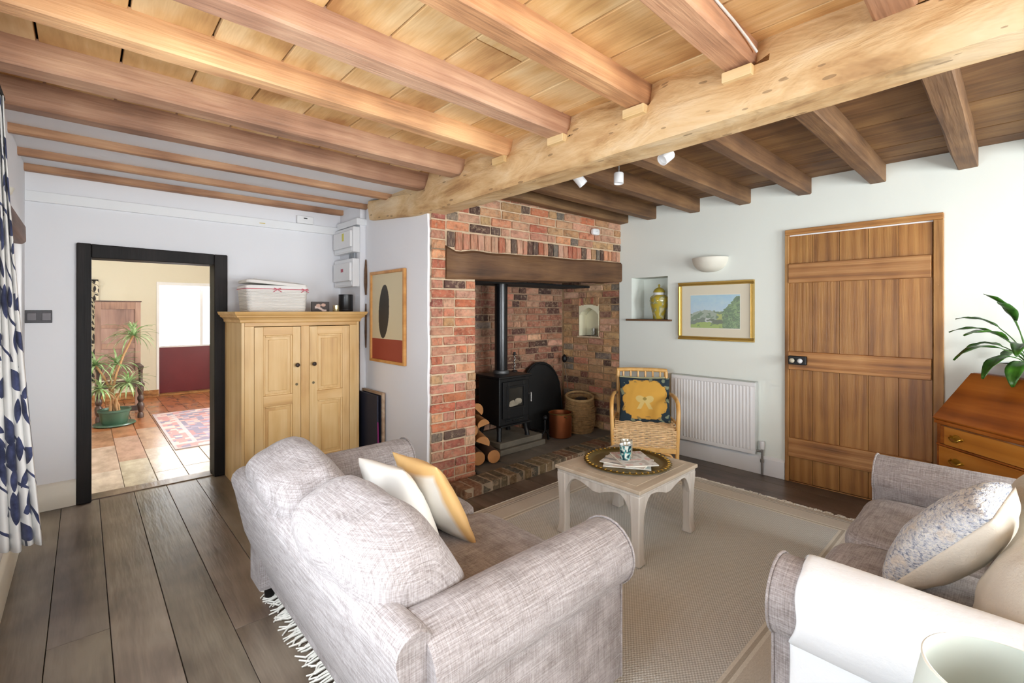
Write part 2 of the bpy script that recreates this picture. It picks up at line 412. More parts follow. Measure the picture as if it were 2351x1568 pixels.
# ------------------------------------------------------------------ geometry helpers
class G:
    def __init__(s):
        s.v, s.f, s.uv, s.fc = [], [], None, None
    def add(s, vs, fs):
        k = len(s.v)
        s.v += [tuple(p) for p in vs]
        s.f += [tuple(i + k for i in f) for f in fs]
        return s
    def box(s, x0, x1, y0, y1, z0, z1):
        return s.add([(x0, y0, z0), (x1, y0, z0), (x1, y1, z0), (x0, y1, z0), (x0, y0, z1), (x1, y0, z1), (x1, y1, z1), (x0, y1, z1)],
                     [(0, 3, 2, 1), (4, 5, 6, 7), (0, 1, 5, 4), (1, 2, 6, 5), (2, 3, 7, 6), (3, 0, 4, 7)])
    def prism(s, poly, axis, a, b):
        """poly of 2D points; extruded along axis from a to b. x: (y,z)  y: (x,z)  z: (x,y)"""
        def P(p, t):
            return {'x': (t, p[0], p[1]), 'y': (p[0], t, p[1]), 'z': (p[0], p[1], t)}[axis]
        n = len(poly)
        vs = [P(p, a) for p in poly] + [P(p, b) for p in poly]
        fs = [tuple(range(n)), tuple(range(2 * n - 1, n - 1, -1))] + [(i, i + n, (i + 1) % n + n, (i + 1) % n) for i in range(n)]
        return s.add(vs, fs)
    def tube(s, pts, r, n=8, caps=True, closed=False):
        pts = [Vector(p) for p in pts]
        rs = r if isinstance(r, (list, tuple)) else [r] * len(pts)
        m = len(pts)
        vs = []
        ref = None
        for i, p in enumerate(pts):
            a = pts[(i - 1) % m] if (closed or i > 0) else p
            b = pts[(i + 1) % m] if (closed or i < m - 1) else p
            t = (b - a).normalized()
            if ref is None:
                ref = Vector((0, 0, 1)) if abs(t.z) < 0.9 else Vector((1, 0, 0))
            u = (ref - t * ref.dot(t))
            if u.length < 1e-5:
                u = t.orthogonal()
            u.normalize()
            ref = u
            w = t.cross(u)
            for j in range(n):
                an = 2 * PI * j / n
                vs.append(p + (u * math.cos(an) + w * math.sin(an)) * rs[i])
        fs = []
        for i in range(m if closed else m - 1):
            for j in range(n):
                a0, a1 = i * n + j, i * n + (j + 1) % n
                k = ((i + 1) % m) * n
                fs.append((a0, a1, k + (j + 1) % n, k + j))
        if caps and not closed:
            fs += [tuple(range(n - 1, -1, -1)), tuple((m - 1) * n + j for j in range(n))]
        return s.add(vs, fs)
    def lathe(s, prof, n=24, o=(0, 0, 0), cap0=True, cap1=True, fn=None):
        vs = []
        for i, (r, z) in enumerate(prof):
            for j in range(n):
                a = 2 * PI * j / n
                rr = r * (fn(a, z) if fn else 1)
                vs.append((o[0] + rr * math.cos(a), o[1] + rr * math.sin(a), o[2] + z))
        m = len(prof)
        fs = [(i * n + j, i * n + (j + 1) % n, (i + 1) * n + (j + 1) % n, (i + 1) * n + j) for i in range(m - 1) for j in range(n)]
        if cap0:
            fs.append(tuple(range(n - 1, -1, -1)))
        if cap1:
            fs.append(tuple((m - 1) * n + j for j in range(n)))
        return s.add(vs, fs)
    def loft(s, secs, caps=True):
        n = len(secs[0])
        vs = [p for sc in secs for p in sc]
        m = len(secs)
        fs = [(i * n + j, i * n + (j + 1) % n, (i + 1) * n + (j + 1) % n, (i + 1) * n + j) for i in range(m - 1) for j in range(n)]
        if caps:
            fs += [tuple(range(n - 1, -1, -1)), tuple((m - 1) * n + j for j in range(n))]
        return s.add(vs, fs)
    def grid(s, fn, nu, nv):
        vs = [fn(i / nu, j / nv) for j in range(nv + 1) for i in range(nu + 1)]
        w = nu + 1
        fs = [(j * w + i, j * w + i + 1, (j + 1) * w + i + 1, (j + 1) * w + i) for j in range(nv) for i in range(nu)]
        return s.add(vs, fs)
    def xf(s, M, k=0):
        s.v = s.v[:k] + [tuple(M @ Vector(p)) for p in s.v[k:]]
        return s
    def build(s, name, mat, parent=None, smooth=None, bevel=0, seg=2, sub=0, solid=0, loc=None, rz=None, color=None, fix=True):
        me = bpy.data.meshes.new(name)
        me.from_pydata(s.v, [], s.f)
        me.validate()
        if fix:
            bm = bmesh.new()
            bm.from_mesh(me)
            bmesh.ops.recalc_face_normals(bm, faces=bm.faces)
            bm.to_mesh(me)
            bm.free()
        me.materials.append(mat)
        if s.uv:
            ul = me.uv_layers.new(name='UVMap')
            for l in me.loops:
                ul.data[l.index].uv = s.uv[l.vertex_index]
        if s.fc:
            ca = me.color_attributes.new('print', 'FLOAT_COLOR', 'POINT')
            for i, col in enumerate(s.fc):
                ca.data[i].color = col
        if smooth is not None:
            me.polygons.foreach_set('use_smooth', [True] * len(me.polygons))
            if smooth < 180:
                me.set_sharp_from_angle(angle=math.radians(smooth))
        o = bpy.data.objects.new(name, me)
        COL.objects.link(o)
        if parent is not None:
            o.parent = parent
        if loc is not None:
            o.location = loc
        if rz is not None:
            o.rotation_euler = (0, 0, rz)
        if color:
            o.color = color
        if solid:
            md = o.modifiers.new('solidify', 'SOLIDIFY')
            md.thickness = solid
            md.offset = 0
        if bevel:
            md = o.modifiers.new('bevel', 'BEVEL')
            md.width = bevel
            md.segments = seg
            md.limit_method = 'ANGLE'
            md.angle_limit = math.radians(38)
            if smooth is None:
                me.polygons.foreach_set('use_smooth', [True] * len(me.polygons))
                md.harden_normals = True
        if sub:
            md = o.modifiers.new('subdivision', 'SUBSURF')
            md.levels = md.render_levels = sub
        return o

def thing(name, label, cat, loc=(0, 0, 0), rz=0, group=None, kind=None):
    o = bpy.data.objects.new(name, None)
    o.empty_display_size = 0.1
    COL.objects.link(o)
    o.location = loc
    o.rotation_euler = (0, 0, rz)
    return tag(o, label, cat, group, kind)

def tag(o, label, cat, group=None, kind=None):
    o['label'] = label
    o['category'] = cat
    if group:
        o['group'] = group
    if kind:
        o['kind'] = kind
    return o

def stuff(o):
    o['kind'] = 'stuff'
    return o

def jit(col, k=0.1):
    f = 1 + random.uniform(-k, k)
    return tuple(max(0, min(1, x * f * (1 + random.uniform(-k, k) * 0.4))) for x in col[:3]) + (1,)

def wall(g, axis, p0, p1, a0, a1, z0, z1, holes=()):
    """box wall with rectangular holes (a0,a1,z0,z1)"""
    As = sorted({a0, a1, *[h[0] for h in holes], *[h[1] for h in holes]})
    As = [a for a in As if a0 <= a <= a1]
    for i in range(len(As) - 1):
        u, w = As[i], As[i + 1]
        mid = (u + w) / 2
        cuts = sorted([(h[2], h[3]) for h in holes if h[0] < mid < h[1]])
        z = z0
        for (b, t) in cuts + [(z1, z1)]:
            if b > z + 1e-6:
                if axis == 'x':
                    g.box(p0, p1, u, w, z, b)
                else:
                    g.box(u, w, p0, p1, z, b)
            z = max(z, t)
    return g

# ================================================================== THE SETTING
XL, XB, YA, YN = -0.285, 4.15, 4.46, -2.30      # left wall, right wall, doorway wall, wall behind
ZC_L, ZC_R = 2.374, 2.382
# ---- floor, every board its own object
fl = G().box(XL - 0.1, XB + 0.3, YN - 0.1, YA + 0.12, -0.16, -0.03).build('floor', plain('subfloor', c(34, 28, 24), 0.9))
tag(fl, 'dark worn oak floor of wide boards', 'floor', kind='structure')
x = XL
k = 0
while x < XB - 0.01:
    w = 0.195 if k else 0.175
    x1 = min(x + w, XB)
    ycuts = [YN]
    if k % 3 == 1:
        ycuts.append(2.55 + 0.37 * (k % 4) - 0.3)
    elif k % 4 == 2:
        ycuts.append(1.2 + 0.2 * (k % 5))
    ycuts.append(YA + 0.02)
    for a, b in zip(ycuts, ycuts[1:]):
        col = jit((0.92, 0.92, 0.92, 1), 0.13)
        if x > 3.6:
            col = tuple(v * 0.62 for v in col[:3]) + (1,)  # same boards; darker tint paints in the lack of window sheen
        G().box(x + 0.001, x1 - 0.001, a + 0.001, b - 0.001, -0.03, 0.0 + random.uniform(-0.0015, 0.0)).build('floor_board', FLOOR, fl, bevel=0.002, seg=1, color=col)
    x = x1
    k += 1

# ---- ceiling: slab, boards, joists, main beam
ce = G().box(XL - 0.1, XB + 0.1, YN - 0.1, YA + 0.15, 2.47, 2.56).build('ceiling', plain('dark_loft', c(40, 28, 20), .9))
tag(ce, 'timber ceiling of boards on joists either side of a main beam', 'ceiling', kind='structure')
G().box(XL, 1.93, 3.05, YA, 2.320, 2.47).build('ceiling_plaster', WALL_COOL, ce)
x = -0.371
while x < 1.93:
    x1 = x + 0.243
    cuts = [YN, 1.3 + random.uniform(-.1, .1), 3.06] if random.random() < 0.25 else [YN, 3.06]
    for a, b in zip(cuts, cuts[1:]):
        G().box(max(x, XL) + 0.004, min(x1, 1.93) - 0.004, a, b - 0.002, ZC_L + random.uniform(0, 0.004), ZC_L + 0.03).build('ceiling_board', OAK_CEIL, ce, bevel=0.003, seg=1, color=jit((1, 1, 1, 1), 0.1))
    x = x1
x = 1.98
while x < XB:
    x1 = min(x + 0.25, XB)
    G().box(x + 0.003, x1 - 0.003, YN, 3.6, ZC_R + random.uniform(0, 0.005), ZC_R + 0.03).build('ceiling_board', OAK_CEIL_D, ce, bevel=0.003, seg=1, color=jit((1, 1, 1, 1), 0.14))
    x = x1

def joist(x0, x1, y, w, z0, z1, mat, col, wob=0.006, dz=0.0, dy=0.0):
    secs = []
    n = 14
    sd = random.random() * 50
    for i in range(n + 1):
        t = i / n
        xx = x0 + (x1 - x0) * t
        q = lambda a: wob * noise.noise(Vector((xx * 2.2, a * 3.1 + sd, sd)))
        yy = y + dy * t
        zb = z0 + dz * t
        ch = 0.008
        secs.append([(xx, yy + q(1), z1), (xx, yy + q(1), zb + ch + q(5)), (xx, yy + ch + q(2), zb + q(5)), (xx, yy + w - ch + q(3), zb + q(6)),
                     (xx, yy + w + q(4), zb + ch + q(6)), (xx, yy + w + q(4), z1)])
    return G().loft(secs).build('joist', mat, ce, smooth=25, color=col)
W1 = (1, 1, 1, 1)
GOLDT = (1.45, 1.32, 1.0, 1)
for y, w, zb, z1, col in [(-2.12, .105, 2.275, ZC_L + .01, W1), (-1.68, .105, 2.275, ZC_L + .01, W1), (-1.24, .105, 2.275, ZC_L + .01, W1), (-0.78, .105, 2.275, ZC_L + .01, W1), (-0.31, .105, 2.275, ZC_L + .01, W1), (0.20, .11, 2.275, ZC_L + .01, (1.05, .95, .85, 1)),
                          (0.665, .11, 2.285, ZC_L + .01, (1.2, 1.08, .95, 1)), (1.115, .10, 2.275, ZC_L + .01, (1.25, 1.08, .8, 1)),
                          (1.585, .115, 2.272, ZC_L + .01, (1.02, .93, .9, 1)), (2.04, .09, 2.274, ZC_L + .01, GOLDT),
                          (2.515, .115, 2.265, ZC_L + .01, (.98, .9, .85, 1)), (2.965, .105, 2.255, ZC_L + .01, (.82, .74, .7, 1))]:
    joist(XL, 1.90, y, w, zb, z1, JOIST, col)
for y, w in [(3.50, .055), (3.98, .055), (4.385, .07)]:
    joist(XL, 1.90, y, w, 2.276, 2.34, JOIST, (.90, 0.77, 0.62, 1), 0.004)
for y, w in [(-2.1, .1), (-1.65, .1), (-1.2, .1), (-0.75, .1), (-0.29, .1), (.158, .10), (.616, .095), (1.075, .095), (1.517, .1), (1.96, .10), (2.40, .10), (2.72, .11)]:
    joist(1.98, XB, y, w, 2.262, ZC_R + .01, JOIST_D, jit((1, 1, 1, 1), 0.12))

# main beam: waney, hand hewn
secs = []
nsec = 110
for i in range(nsec + 1):
    t = i / nsec
    y = YN + (3.86 - YN) * t
    zb = 2.112 - 0.03 * min(1, max(0, y) / 2.5) + (0.07 * max(0, (y - 3.1) / 0.75))
    xf = 1.845
    def q(a, s=1.0, f=1.0):
        return s * noise.noise(Vector((y * 3.0 * f, a * 4.3, 2.2)))
    # the waney top edge is cut away at every joist, steeply on one side
    js = (.20, .665, 1.115, 1.585, 2.04, 2.515, 2.965)
    below = [y - (a_ + .115) for a_ in js if y > a_ + .115]
    above = [a_ - .01 - y for a_ in js if y < a_ - .01]
    inside = any(a_ - .01 <= y <= a_ + .115 for a_ in js)
    up = min(1, min(below) / .20) if below else 1
    dn = min(1, min(above) / .05) if above else 1
    lobe = 0 if inside else min(up ** .8, dn ** .6)
    ztop = 2.288 + 0.072 * lobe + q(7, 0.016, 2) * lobe
    if y > 3.1:
        ztop = 2.30
    xb = 2.035
    ring = [(xf + 0.012 + q(1, .006), zb + q(2, .006)), (xf + q(3, .012), zb + 0.02 + q(2, .006)),
            (xf - 0.004 + q(4, .018), zb + 0.07), (xf - 0.006 + q(5, .02, 1.5), zb + 0.12), (xf + q(6, .02, 1.6), zb + 0.165),
            (xf + 0.006 + q(8, .02, 2.5), ztop - 0.05), (xf + 0.014 + q(9, .018, 3), ztop - 0.02), (xf + 0.03, ztop), (xf + 0.06, 2.44),
            (xb, 2.44), (xb + q(10, .006), zb + 0.03), (xb - 0.015, zb + q(11, .006))]
    secs.append([(a, y, b) for a, b in ring])
bm_ = G().loft(secs).build('main_beam', beam_mat(), ce, smooth=50, color=(1.02, 1.0, .95, 1))
for y in (0.665, 1.115, 1.585, 2.04):
    G().box(1.815, 1.86, y - 0.002, y + 0.108, 2.232, 2.272).build('packing_block', PALE, bm_, bevel=0.003)

# ---- left wall, window behind the curtain, timber lintel
g = wall(G(), 'x', XL - 0.32, XL, YN, YA, 0, 2.47, [(0.45, 1.95, 0.55, 1.70)])
tag(g.build('wall_left', WALL_COOL), 'white plastered window wall behind the leaf print curtain', 'wall', kind='structure')
w1 = thing('window_1', 'white casement window in the wall behind the leaf curtain', 'window', (XL - 0.2, 1.2, 0.55), kind='structure')
g = wall(G(), 'x', -0.03, 0.03, -0.75, 0.75, 0, 1.15, [(-0.70, -0.03, 0.05, 1.10), (0.03, 0.70, 0.05, 1.10)])
g.build('window_frame', PAINT, w1, bevel=0.004)
for s in (-1, 1):
    G().box(-0.004, 0.004, min(s * .03, s * .7), max(s * .03, s * .7), 0.05, 1.10).build('pane', GLASS, w1)
G().box(-0.12, 0.24, -0.75, 0.75, -0.02, 0.0).build('window_sill', PAINT, w1)
b = G().prism([(XL - 0.02, 1.735), (XL + 0.03, 1.73), (XL + 0.047, 1.745), (XL + 0.045, 1.835), (XL - 0.02, 1.845)], 'y', 2.945, 3.82).build('window_lintel', wood('window_lintel_oak', c(60, 42, 36), c(112, 86, 76), c(140, 112, 100), 'y', 12, 1.0, 0.6), bevel=0.006)
tag(b, 'dark brown timber lintel end sticking out above the leaf curtain', 'lintel', kind='structure')
g = G().prism([(XL, 0), (XL + 0.022, 0), (XL + 0.022, 0.16), (XL + 0.012, 0.175), (XL, 0.18)], 'y', YN, YA - 0.02)
tag(g.build('baseboard_left', PAINT_CREAM, bevel=0.002), 'cream skirting board under the window wall', 'skirting', kind='structure')

# ---- doorway wall (wall A)
DX0, DX1, DZ = 0.044, 0.785, 1.73
g = wall(G(), 'y', YA, YA + 0.14, XL - 0.3, 1.95, 0, 2.47, [(DX0 - 0.02, DX1 + 0.02, 0, DZ + 0.02)])
tag(g.build('wall_back', WALL_COOL), 'white plastered wall with the dark doorway to the hall', 'wall', kind='structure')
d1 = thing('door_1', 'black timber frame of the open doorway to the hall', 'door frame', (0, YA, 0), kind='structure')
G().box(-0.035, DX0, -0.035, 0.16, 0, 1.83).build('door_post', BLACKWOOD, d1, bevel=0.008)
G().box(DX1, 0.88, -0.035, 0.16, 0, 1.815).build('door_post', BLACKWOOD, d1, bevel=0.008)
g = G()
g.loft([[(DX0 - .001 + t * (DX1 - DX0 + .002), yy, zz) for yy, zz in ((-.030, DZ - .0 * t), (.16, DZ), (.16, 1.825 - .012 * t), (-.030, 1.828 - .012 * t))] for t in (0, .5, 1)])
g.build('door_head', BLACKWOOD, d1, bevel=0.006)
G().box(DX0, DX1, 0.02, 0.16, -0.02, 0.006).build('threshold', FLOOR, d1, bevel=0.003, color=(1.3, 1.25, 1.2, 1))
for n_, x0, x1 in (('baseboard_back', XL + 0.022, -0.036),):
    g = G().prism([(YA, 0), (YA - 0.022, 0), (YA - 0.022, 0.16), (YA - 0.012, 0.175), (YA, 0.18)], 'x', x0, x1)
    tag(g.build(n_, PAINT_CREAM, bevel=0.002), 'cream skirting board between curtain and black doorway', 'skirting', kind='structure')
g = G().box(XL, 1.84, YA - 0.028, YA, 2.085, 2.155)
tag(g.build('trim_1', PAINT, bevel=0.004), 'white boxed pipe casing running along the top of the doorway wall', 'trim', kind='structure')

# ---- boxing corner beside the chimney and chimney side
g = G().box(1.84, 2.3, 4.02, YA, 0, 2.47)
tag(g.build('wall_corner', WALL_COOL), 'white corner wall carrying the fuse boxes', 'wall', kind='structure')
secs = []
for i in range(30):
    z = 2.47 * i / 29
    e = 0.012 * noise.noise(Vector((1.3, 4.0, z * 5)))
    e2 = 0.012 * noise.noise(Vector((7.3, 4.0, z * 4)))
    secs.append([(1.893 + .4 * e2, 2.985 + e, z), (1.91, 2.982 + e, z), (2.25, 2.99, z), (2.25, 4.02, z), (1.893, 4.01 + e2, z)])
tag(G().loft(secs).build('wall_chimney_side', WALL_COOL, smooth=40), 'white plastered side of the chimney with the poster', 'wall', kind='structure')
g = G()
g.tube([(1.888, 4.004, z) for z in (1.02, 1.15, 1.3, 1.42)], [0.006, .011, .009, .005], 6)
g.tube([(1.886, 4.0, z) for z in (1.5, 1.6, 1.72, 1.82)], [0.008, .016, .014, .006], 6)
tag(g.build('trim_2', LINTEL, smooth=60), 'strip of bare brown timber showing in the plaster beside the poster', 'trim', kind='structure')

# ---- right wall (wall B) with niche and oak door
g = wall(G(), 'x', XB, XB + 0.3, YN, 2.83, 0, 2.47, [(2.279, 2.682, 1.272, 1.692), (0.34, 1.235, 0, 1.985)])
g.box(XB + 0.24, XB + 0.3, 2.2, 2.75, 1.2, 1.75)
g.box(XB + 0.12, XB + 0.3, 0.3, 1.3, 0, 2.0)
tag(g.build('wall_right', WALL_GREEN), 'white plastered wall with the niche and the oak door', 'wall', kind='structure')
d2 = thing('door_2', 'oak plank door with three ledges in the right wall', 'door', (XB, 0.8, 0), kind='structure')
Y0 = 0.8
bounds = [1.222, 1.065, 0.890, 0.717, 0.548, 0.372]
for i, tint in zip(range(5), ((.92, .9, .85, 1), (1, 1, .98, 1), (.95, .92, .88, 1), (1, .98, .94, 1), (1.05, 1.0, .95, 1))):
    G().box(-0.012, 0.03, bounds[i + 1] - Y0 + .0008, bounds[i] - Y0 - .0008, 0.01, 1.945).build('door_plank', DOOR, d2, bevel=0.002, color=tint)
for z0, z1, tint in ((1.575, 1.727, (.95, .93, .95, 1)), (0.893, 1.035, (1.08, 1.04, 1.0, 1)), (0.205, 0.352, (.92, .88, .82, 1))):
    G().box(-0.04, -0.011, 0.378 - Y0, 1.224 - Y0, z0, z1).build('door_ledge', DOOR_H, d2, bevel=0.004, color=tint)
for y0, y1 in ((1.222, 1.252), (0.318, 0.369)):
    G().box(-0.03, 0.06, y0 - Y0, y1 - Y0, 0, 1.9555).build('door_jamb', DOOR_F, d2, bevel=0.005)
G().box(-0.01, 0.10, 0.33 - Y0, 1.24 - Y0, -0.03, 0.004).build('door_sill', DOOR_H, d2)
G().box(-0.03, 0.06, 0.318 - Y0, 1.252 - Y0, 1.955, 1.998).build('door_head', DOOR_H, d2, bevel=0.005, color=(1.1, 1.1, 1.0, 1))
G().box(-0.008, 0.04, 0.369 - Y0, 1.222 - Y0, 1.9455, 1.955).build('draught_strip', PAINT, d2)
lk = G().box(-0.075, -0.041, 1.09 - Y0, 1.215 - Y0, 0.935, 1.003).build('rim_lock', IRON, d2, bevel=0.006)
for yy in (1.18, 1.125):
    G().lathe([(0.006, 0), (0.007, .012), (.017, .018), (.019, .028), (.012, .038), (0.002, .04)], 14).xf(Matrix.Translation((-0.075, yy - Y0, 0.969)) @ Matrix.Rotation(-PI / 2, 4, 'Y')).build('knob', plain('pale_knob', c(206, 198, 176), 0.25) if yy > 1.15 else CERAMIC, lk, smooth=50)
g = G().prism([(XB, 0), (XB - 0.022, 0), (XB - 0.022, 0.135), (XB - 0.010, 0.15), (XB, 0.155)], 'y', 1.255, 2.66)
tag(g.build('baseboard_right', PAINT, bevel=0.002), 'white skirting board below the radiator', 'skirting', kind='structure')
g = G().prism([(XB, 0), (XB - 0.022, 0), (XB - 0.022, 0.135), (XB - 0.010, 0.15), (XB, 0.155)], 'y', YN, 0.315)
tag(g.build('baseboard_right', PAINT, bevel=0.002), 'white skirting board behind the bureau', 'skirting', kind='structure')
sh = G().box(XB - 0.035, XB + 0.23, 2.235, 2.73, 1.255, 1.272).build('trim_3', wood('niche_shelf_oak', c(70, 46, 28), c(112, 78, 48), c(140, 102, 66), 'y', 12), bevel=0.003)
tag(sh, 'thin dark wooden shelf at the foot of the niche', 'shelf', kind='structure')

# ---- wall behind the camera with its windows
g = wall(G(), 'y', YN - 0.3, YN, XL - 0.3, XB + 0.3, 0, 2.47, [(0.2, 1.7, 0.6, 1.9), (2.3, 3.5, 0.6, 1.9)])
tag(g.build('wall_front', WALL_COOL), 'white plastered wall opposite the fireplace with two windows', 'wall', kind='structure')
for nm, x0, x1, lb in (('window_2', 0.2, 1.7, 'wide white window in the wall opposite the fireplace'), ('window_3', 2.3, 3.5, 'smaller white window behind the sofa with the throw')):
    wn = thing(nm, lb, 'window', ((x0 + x1) / 2, YN - 0.2, 0.6), kind='structure')
    hw = (x1 - x0) / 2
    wall(G(), 'y', -0.03, 0.03, -hw, hw, 0, 1.3, [(-hw + .05, -.03, .05, 1.25), (.03, hw - .05, .05, 1.25)]).build('window_frame', PAINT, wn, bevel=0.004)
    for s in (-1, 1):
        G().box(min(s * .03, s * (hw - .05)), max(s * .03, s * (hw - .05)), -0.004, 0.004, 0.05, 1.25).build('pane', GLASS, wn)

# ---- brick chimney breast
def unit_brick(k):
    bm = bmesh.new()
    bmesh.ops.create_cube(bm, size=1.0)
    D = Vector((.2, .075, .062))
    for v in bm.verts:
        v.co = Vector((v.co.x * D.x, v.co.y * D.y, v.co.z * D.z))
    bmesh.ops.bevel(bm, geom=bm.edges[:], offset=0.0055, segments=1, affect='EDGES')
    rr = random.Random(k)
    for v in bm.verts:
        v.co += Vector((rr.uniform(-.004, .004), rr.uniform(-.002, .002), rr.uniform(-.0028, .0028)))
        v.co = Vector((v.co.x / D.x, v.co.y / D.y, v.co.z / D.z))
    me = bpy.data.meshes.new('brick')
    bm.to_mesh(me)
    bm.free()
    me.materials.append(BRICK)
    return me
BM = [unit_brick(i) for i in range(6)]
def brick(parent, loc, dims, col, rz=0.0, ry=0.0):
    o = bpy.data.objects.new('brick', random.choice(BM))
    COL.objects.link(o)
    o.parent = parent
    o.location = loc
    o.scale = dims
    o.rotation_euler = (0, ry, rz)
    o.color = col
    return o
P_RED = [c(198, 118, 84), c(204, 134, 100), c(184, 106, 80), c(192, 130, 106), c(168, 100, 82), c(212, 150, 112)]
P_PINK = [c(208, 156, 128), c(200, 148, 120), c(214, 166, 136), c(192, 126, 100), c(194, 140, 114)]
P_DARK = [c(100, 78, 68), c(118, 106, 96), c(92, 66, 56), c(130, 116, 102)]
P_TAN = [c(198, 158, 112), c(188, 146, 102), c(176, 136, 96), c(194, 150, 110)]
P_BACK = [c(158, 104, 82), c(170, 116, 90), c(140, 90, 72), c(176, 128, 102), c(150, 110, 88)]
P_SOOT = [c(96, 62, 52), c(84, 58, 50), c(108, 70, 58)]
def pick(*w):
    tot = sum(k for _, k in w)
    r = random.random() * tot
    for p, k in w:
        r -= k
        if r <= 0:
            return jit(random.choice(p), 0.12)
    return jit(random.choice(w[0][0]), 0.12)
CH = 0.0735
def courses(u0, u1, z0, z1, place, palette, hdr=0.3, skip=None, seed=1, joint=0.012, darkh=0.0):
    n = max(1, round((z1 - z0) / CH))
    ch = (z1 - z0) / n
    for i in range(n):
        zc = z0 + (i + 0.5) * ch
        u = u0
        first = True
        while u < u1 - 0.02:
            L = 0.104 if random.random() < hdr else 0.215 * random.uniform(.93, 1.04)
            if first and i % 2:
                L = 0.104
            first = False
            if u1 - (u + L) < 0.055:
                L = u1 - u
            ue = min(u + L, u1)
            uc = (u + ue) / 2
            if not (skip and skip(uc, zc)):
                col = palette(uc, zc)
                if ue - u < .13 and random.random() < darkh:
                    col = pick((P_DARK, 1))
                place(uc, zc + random.uniform(-.002, .002), ue - u - joint, ch - joint, col)
            u = ue

RZ = -math.atan2(0.14, 2.245)
chim = thing('wall_chimney', 'red brick chimney breast with an oak lintel over the fireplace', 'chimney breast', (1.905, 2.95, 0), RZ, kind='structure')
UW = 2.255
lin_top = lambda u: 1.822 + 0.04 * (u - .13) / 2.1 + 0.012 * noise.noise(Vector((u * 3, 0, 0))) + (0.028 * math.exp(-((u - .13) / .05) ** 2)) + 0.012 * math.exp(-((u - .42) / .12) ** 2) - 0.014 * math.exp(-((u - .25) / .07) ** 2)
g = G().box(0.006, 0.40, 0.012, 0.40, 0, 1.62).box(0.006, UW, 0.012, 0.30, 1.80, 2.47).box(0.006, 0.14, 0.012, 0.3, 1.6, 1.85)
g.build('mortar', MORTAR, chim)
def place_f(u, z, L, h, col):
    brick(chim, (u, 0.042 - random.uniform(.0, .009), z), (L, 0.075, h), col)
courses(0, 0.405, 0.0, 1.595, place_f, lambda u, z: pick((P_RED, 6), (P_PINK, 3.5 if z > 1 else 1.2), (P_DARK, .7), (P_TAN, 1 if z > .8 else .3)), 0.35)
courses(0, 0.128, 1.60, 2.34, place_f, lambda u, z: pick((P_RED, 5), (P_DARK, 1), (P_PINK, 1)), 0.0)
u = 0.135
while u < UW - 0.03:
    w = random.uniform(.056, .074)
    w = min(w, UW - u)
    zt = lin_top(u + w / 2) + 0.008
    pal = pick((P_PINK, 3), (P_RED, 2.5), (P_DARK, 1.2)) if u < 1.1 else pick((P_TAN, 3), (P_PINK, 1.5), (P_DARK, 1.2), (P_RED, 1))
    brick(chim, (u + w / 2, 0.03, (zt + 1.965) / 2), (w - 0.011, 0.07, 1.965 - zt), pal, ry=random.uniform(-.04, .04))
    u += w
courses(0.135, UW, 1.975, 2.345, place_f, lambda u, z: pick((P_PINK, 4), (P_RED, 1.6), (P_DARK, .5), (P_TAN, 1 + u)), 0.32, darkh=.55)
# oak lintel
secs = []
for i in range(46):
    t = i / 45
    u = 0.128 + (UW - 0.128) * t
    q = lambda a, s: s * noise.noise(Vector((u * 2.5, a * 5.1, 9.0)))
    zb = 1.60 + 0.055 * t + q(1, .012)
    zt = lin_top(u)
    y0 = -0.012 + q(2, .008) + 0.01 * math.exp(-((u - .2) / .06) ** 2)
    secs.append([(u, y0 + .012, zb), (u, y0, zb + .02), (u, y0 + q(3, .006), (zb + zt) / 2), (u, y0, zt - .02), (u, y0 + .015, zt), (u, .26, zt), (u, .26, zb + q(4, .015)), (u, .13, zb + .01 + q(5, .012))])
G().loft(secs).build('lintel', LINTEL, chim, smooth=35)

# inglenook walls
ib = thing('wall_inglenook_back', 'sooty brick back wall of the fireplace behind the stove', 'wall', (0, 3.62, 0), kind='structure')
G().box(2.28, XB + 0.02, 0.012, 0.12, 0, 2.4).build('mortar', MORTAR_DARK, ib)
def place_b(u, z, L, h, col):
    brick(ib, (u, 0.041 - random.uniform(.0, .009), z), (L, 0.07, h), col)
courses(2.30, XB, 0.07, 1.76, place_b, lambda u, z: pick((P_SOOT, 6), (P_BACK, 1)) if u < 2.72 else pick((P_BACK, 6), (P_SOOT, 1.2), (P_PINK, .8), (P_DARK, .3)), 0.22)
ir = thing('wall_inglenook_right', 'brick side wall of the fireplace with the arched niche', 'wall', (XB, 0, 0), kind='structure')
NY0, NY1, NZ0, NZ1 = 3.10, 3.375, 1.075, 1.30
wall(G(), 'x', 0.012, 0.14, 2.83, 3.64, 0, 2.4, [(NY0, NY1, NZ0, 1.42)]).build('mortar', plain('tan_mortar', c(170, 140, 104), 0.95, 0, 0.6, 60, 0.2), ir)
def place_r(u, z, L, h, col):
    brick(ir, (0.041 - random.uniform(0, .009), u, z), (L, 0.07, h), col, PI / 2)
PR = lambda u, z: pick((P_TAN, 4.2), (P_BACK, 2.2), (P_PINK, 1), (P_DARK, .9))
courses(2.835, 3.61, 0.07, NZ0 - .018, place_r, PR, 0.25)
courses(2.835, NY0 - .006, NZ0 - .018, 1.50, place_r, PR, 0.25)
courses(NY1 + .006, 3.61, NZ0 - .018, 1.50, place_r, PR, 0.25)
courses(2.835, 3.61, 1.50, 1.72, place_r, PR, 0.25)
for i in range(8):
    t = (i + .5) / 8
    yy = NY0 + (NY1 - NY0) * t
    zz = 1.395 + 0.035 * (1 - abs(2 * t - 1))
    brick(ir, (0.028, yy, (zz + 1.492) / 2 + .012), (0.030, 0.07, 1.492 - zz), pick((P_RED, 1), (P_TAN, 1.4)), PI / 2)
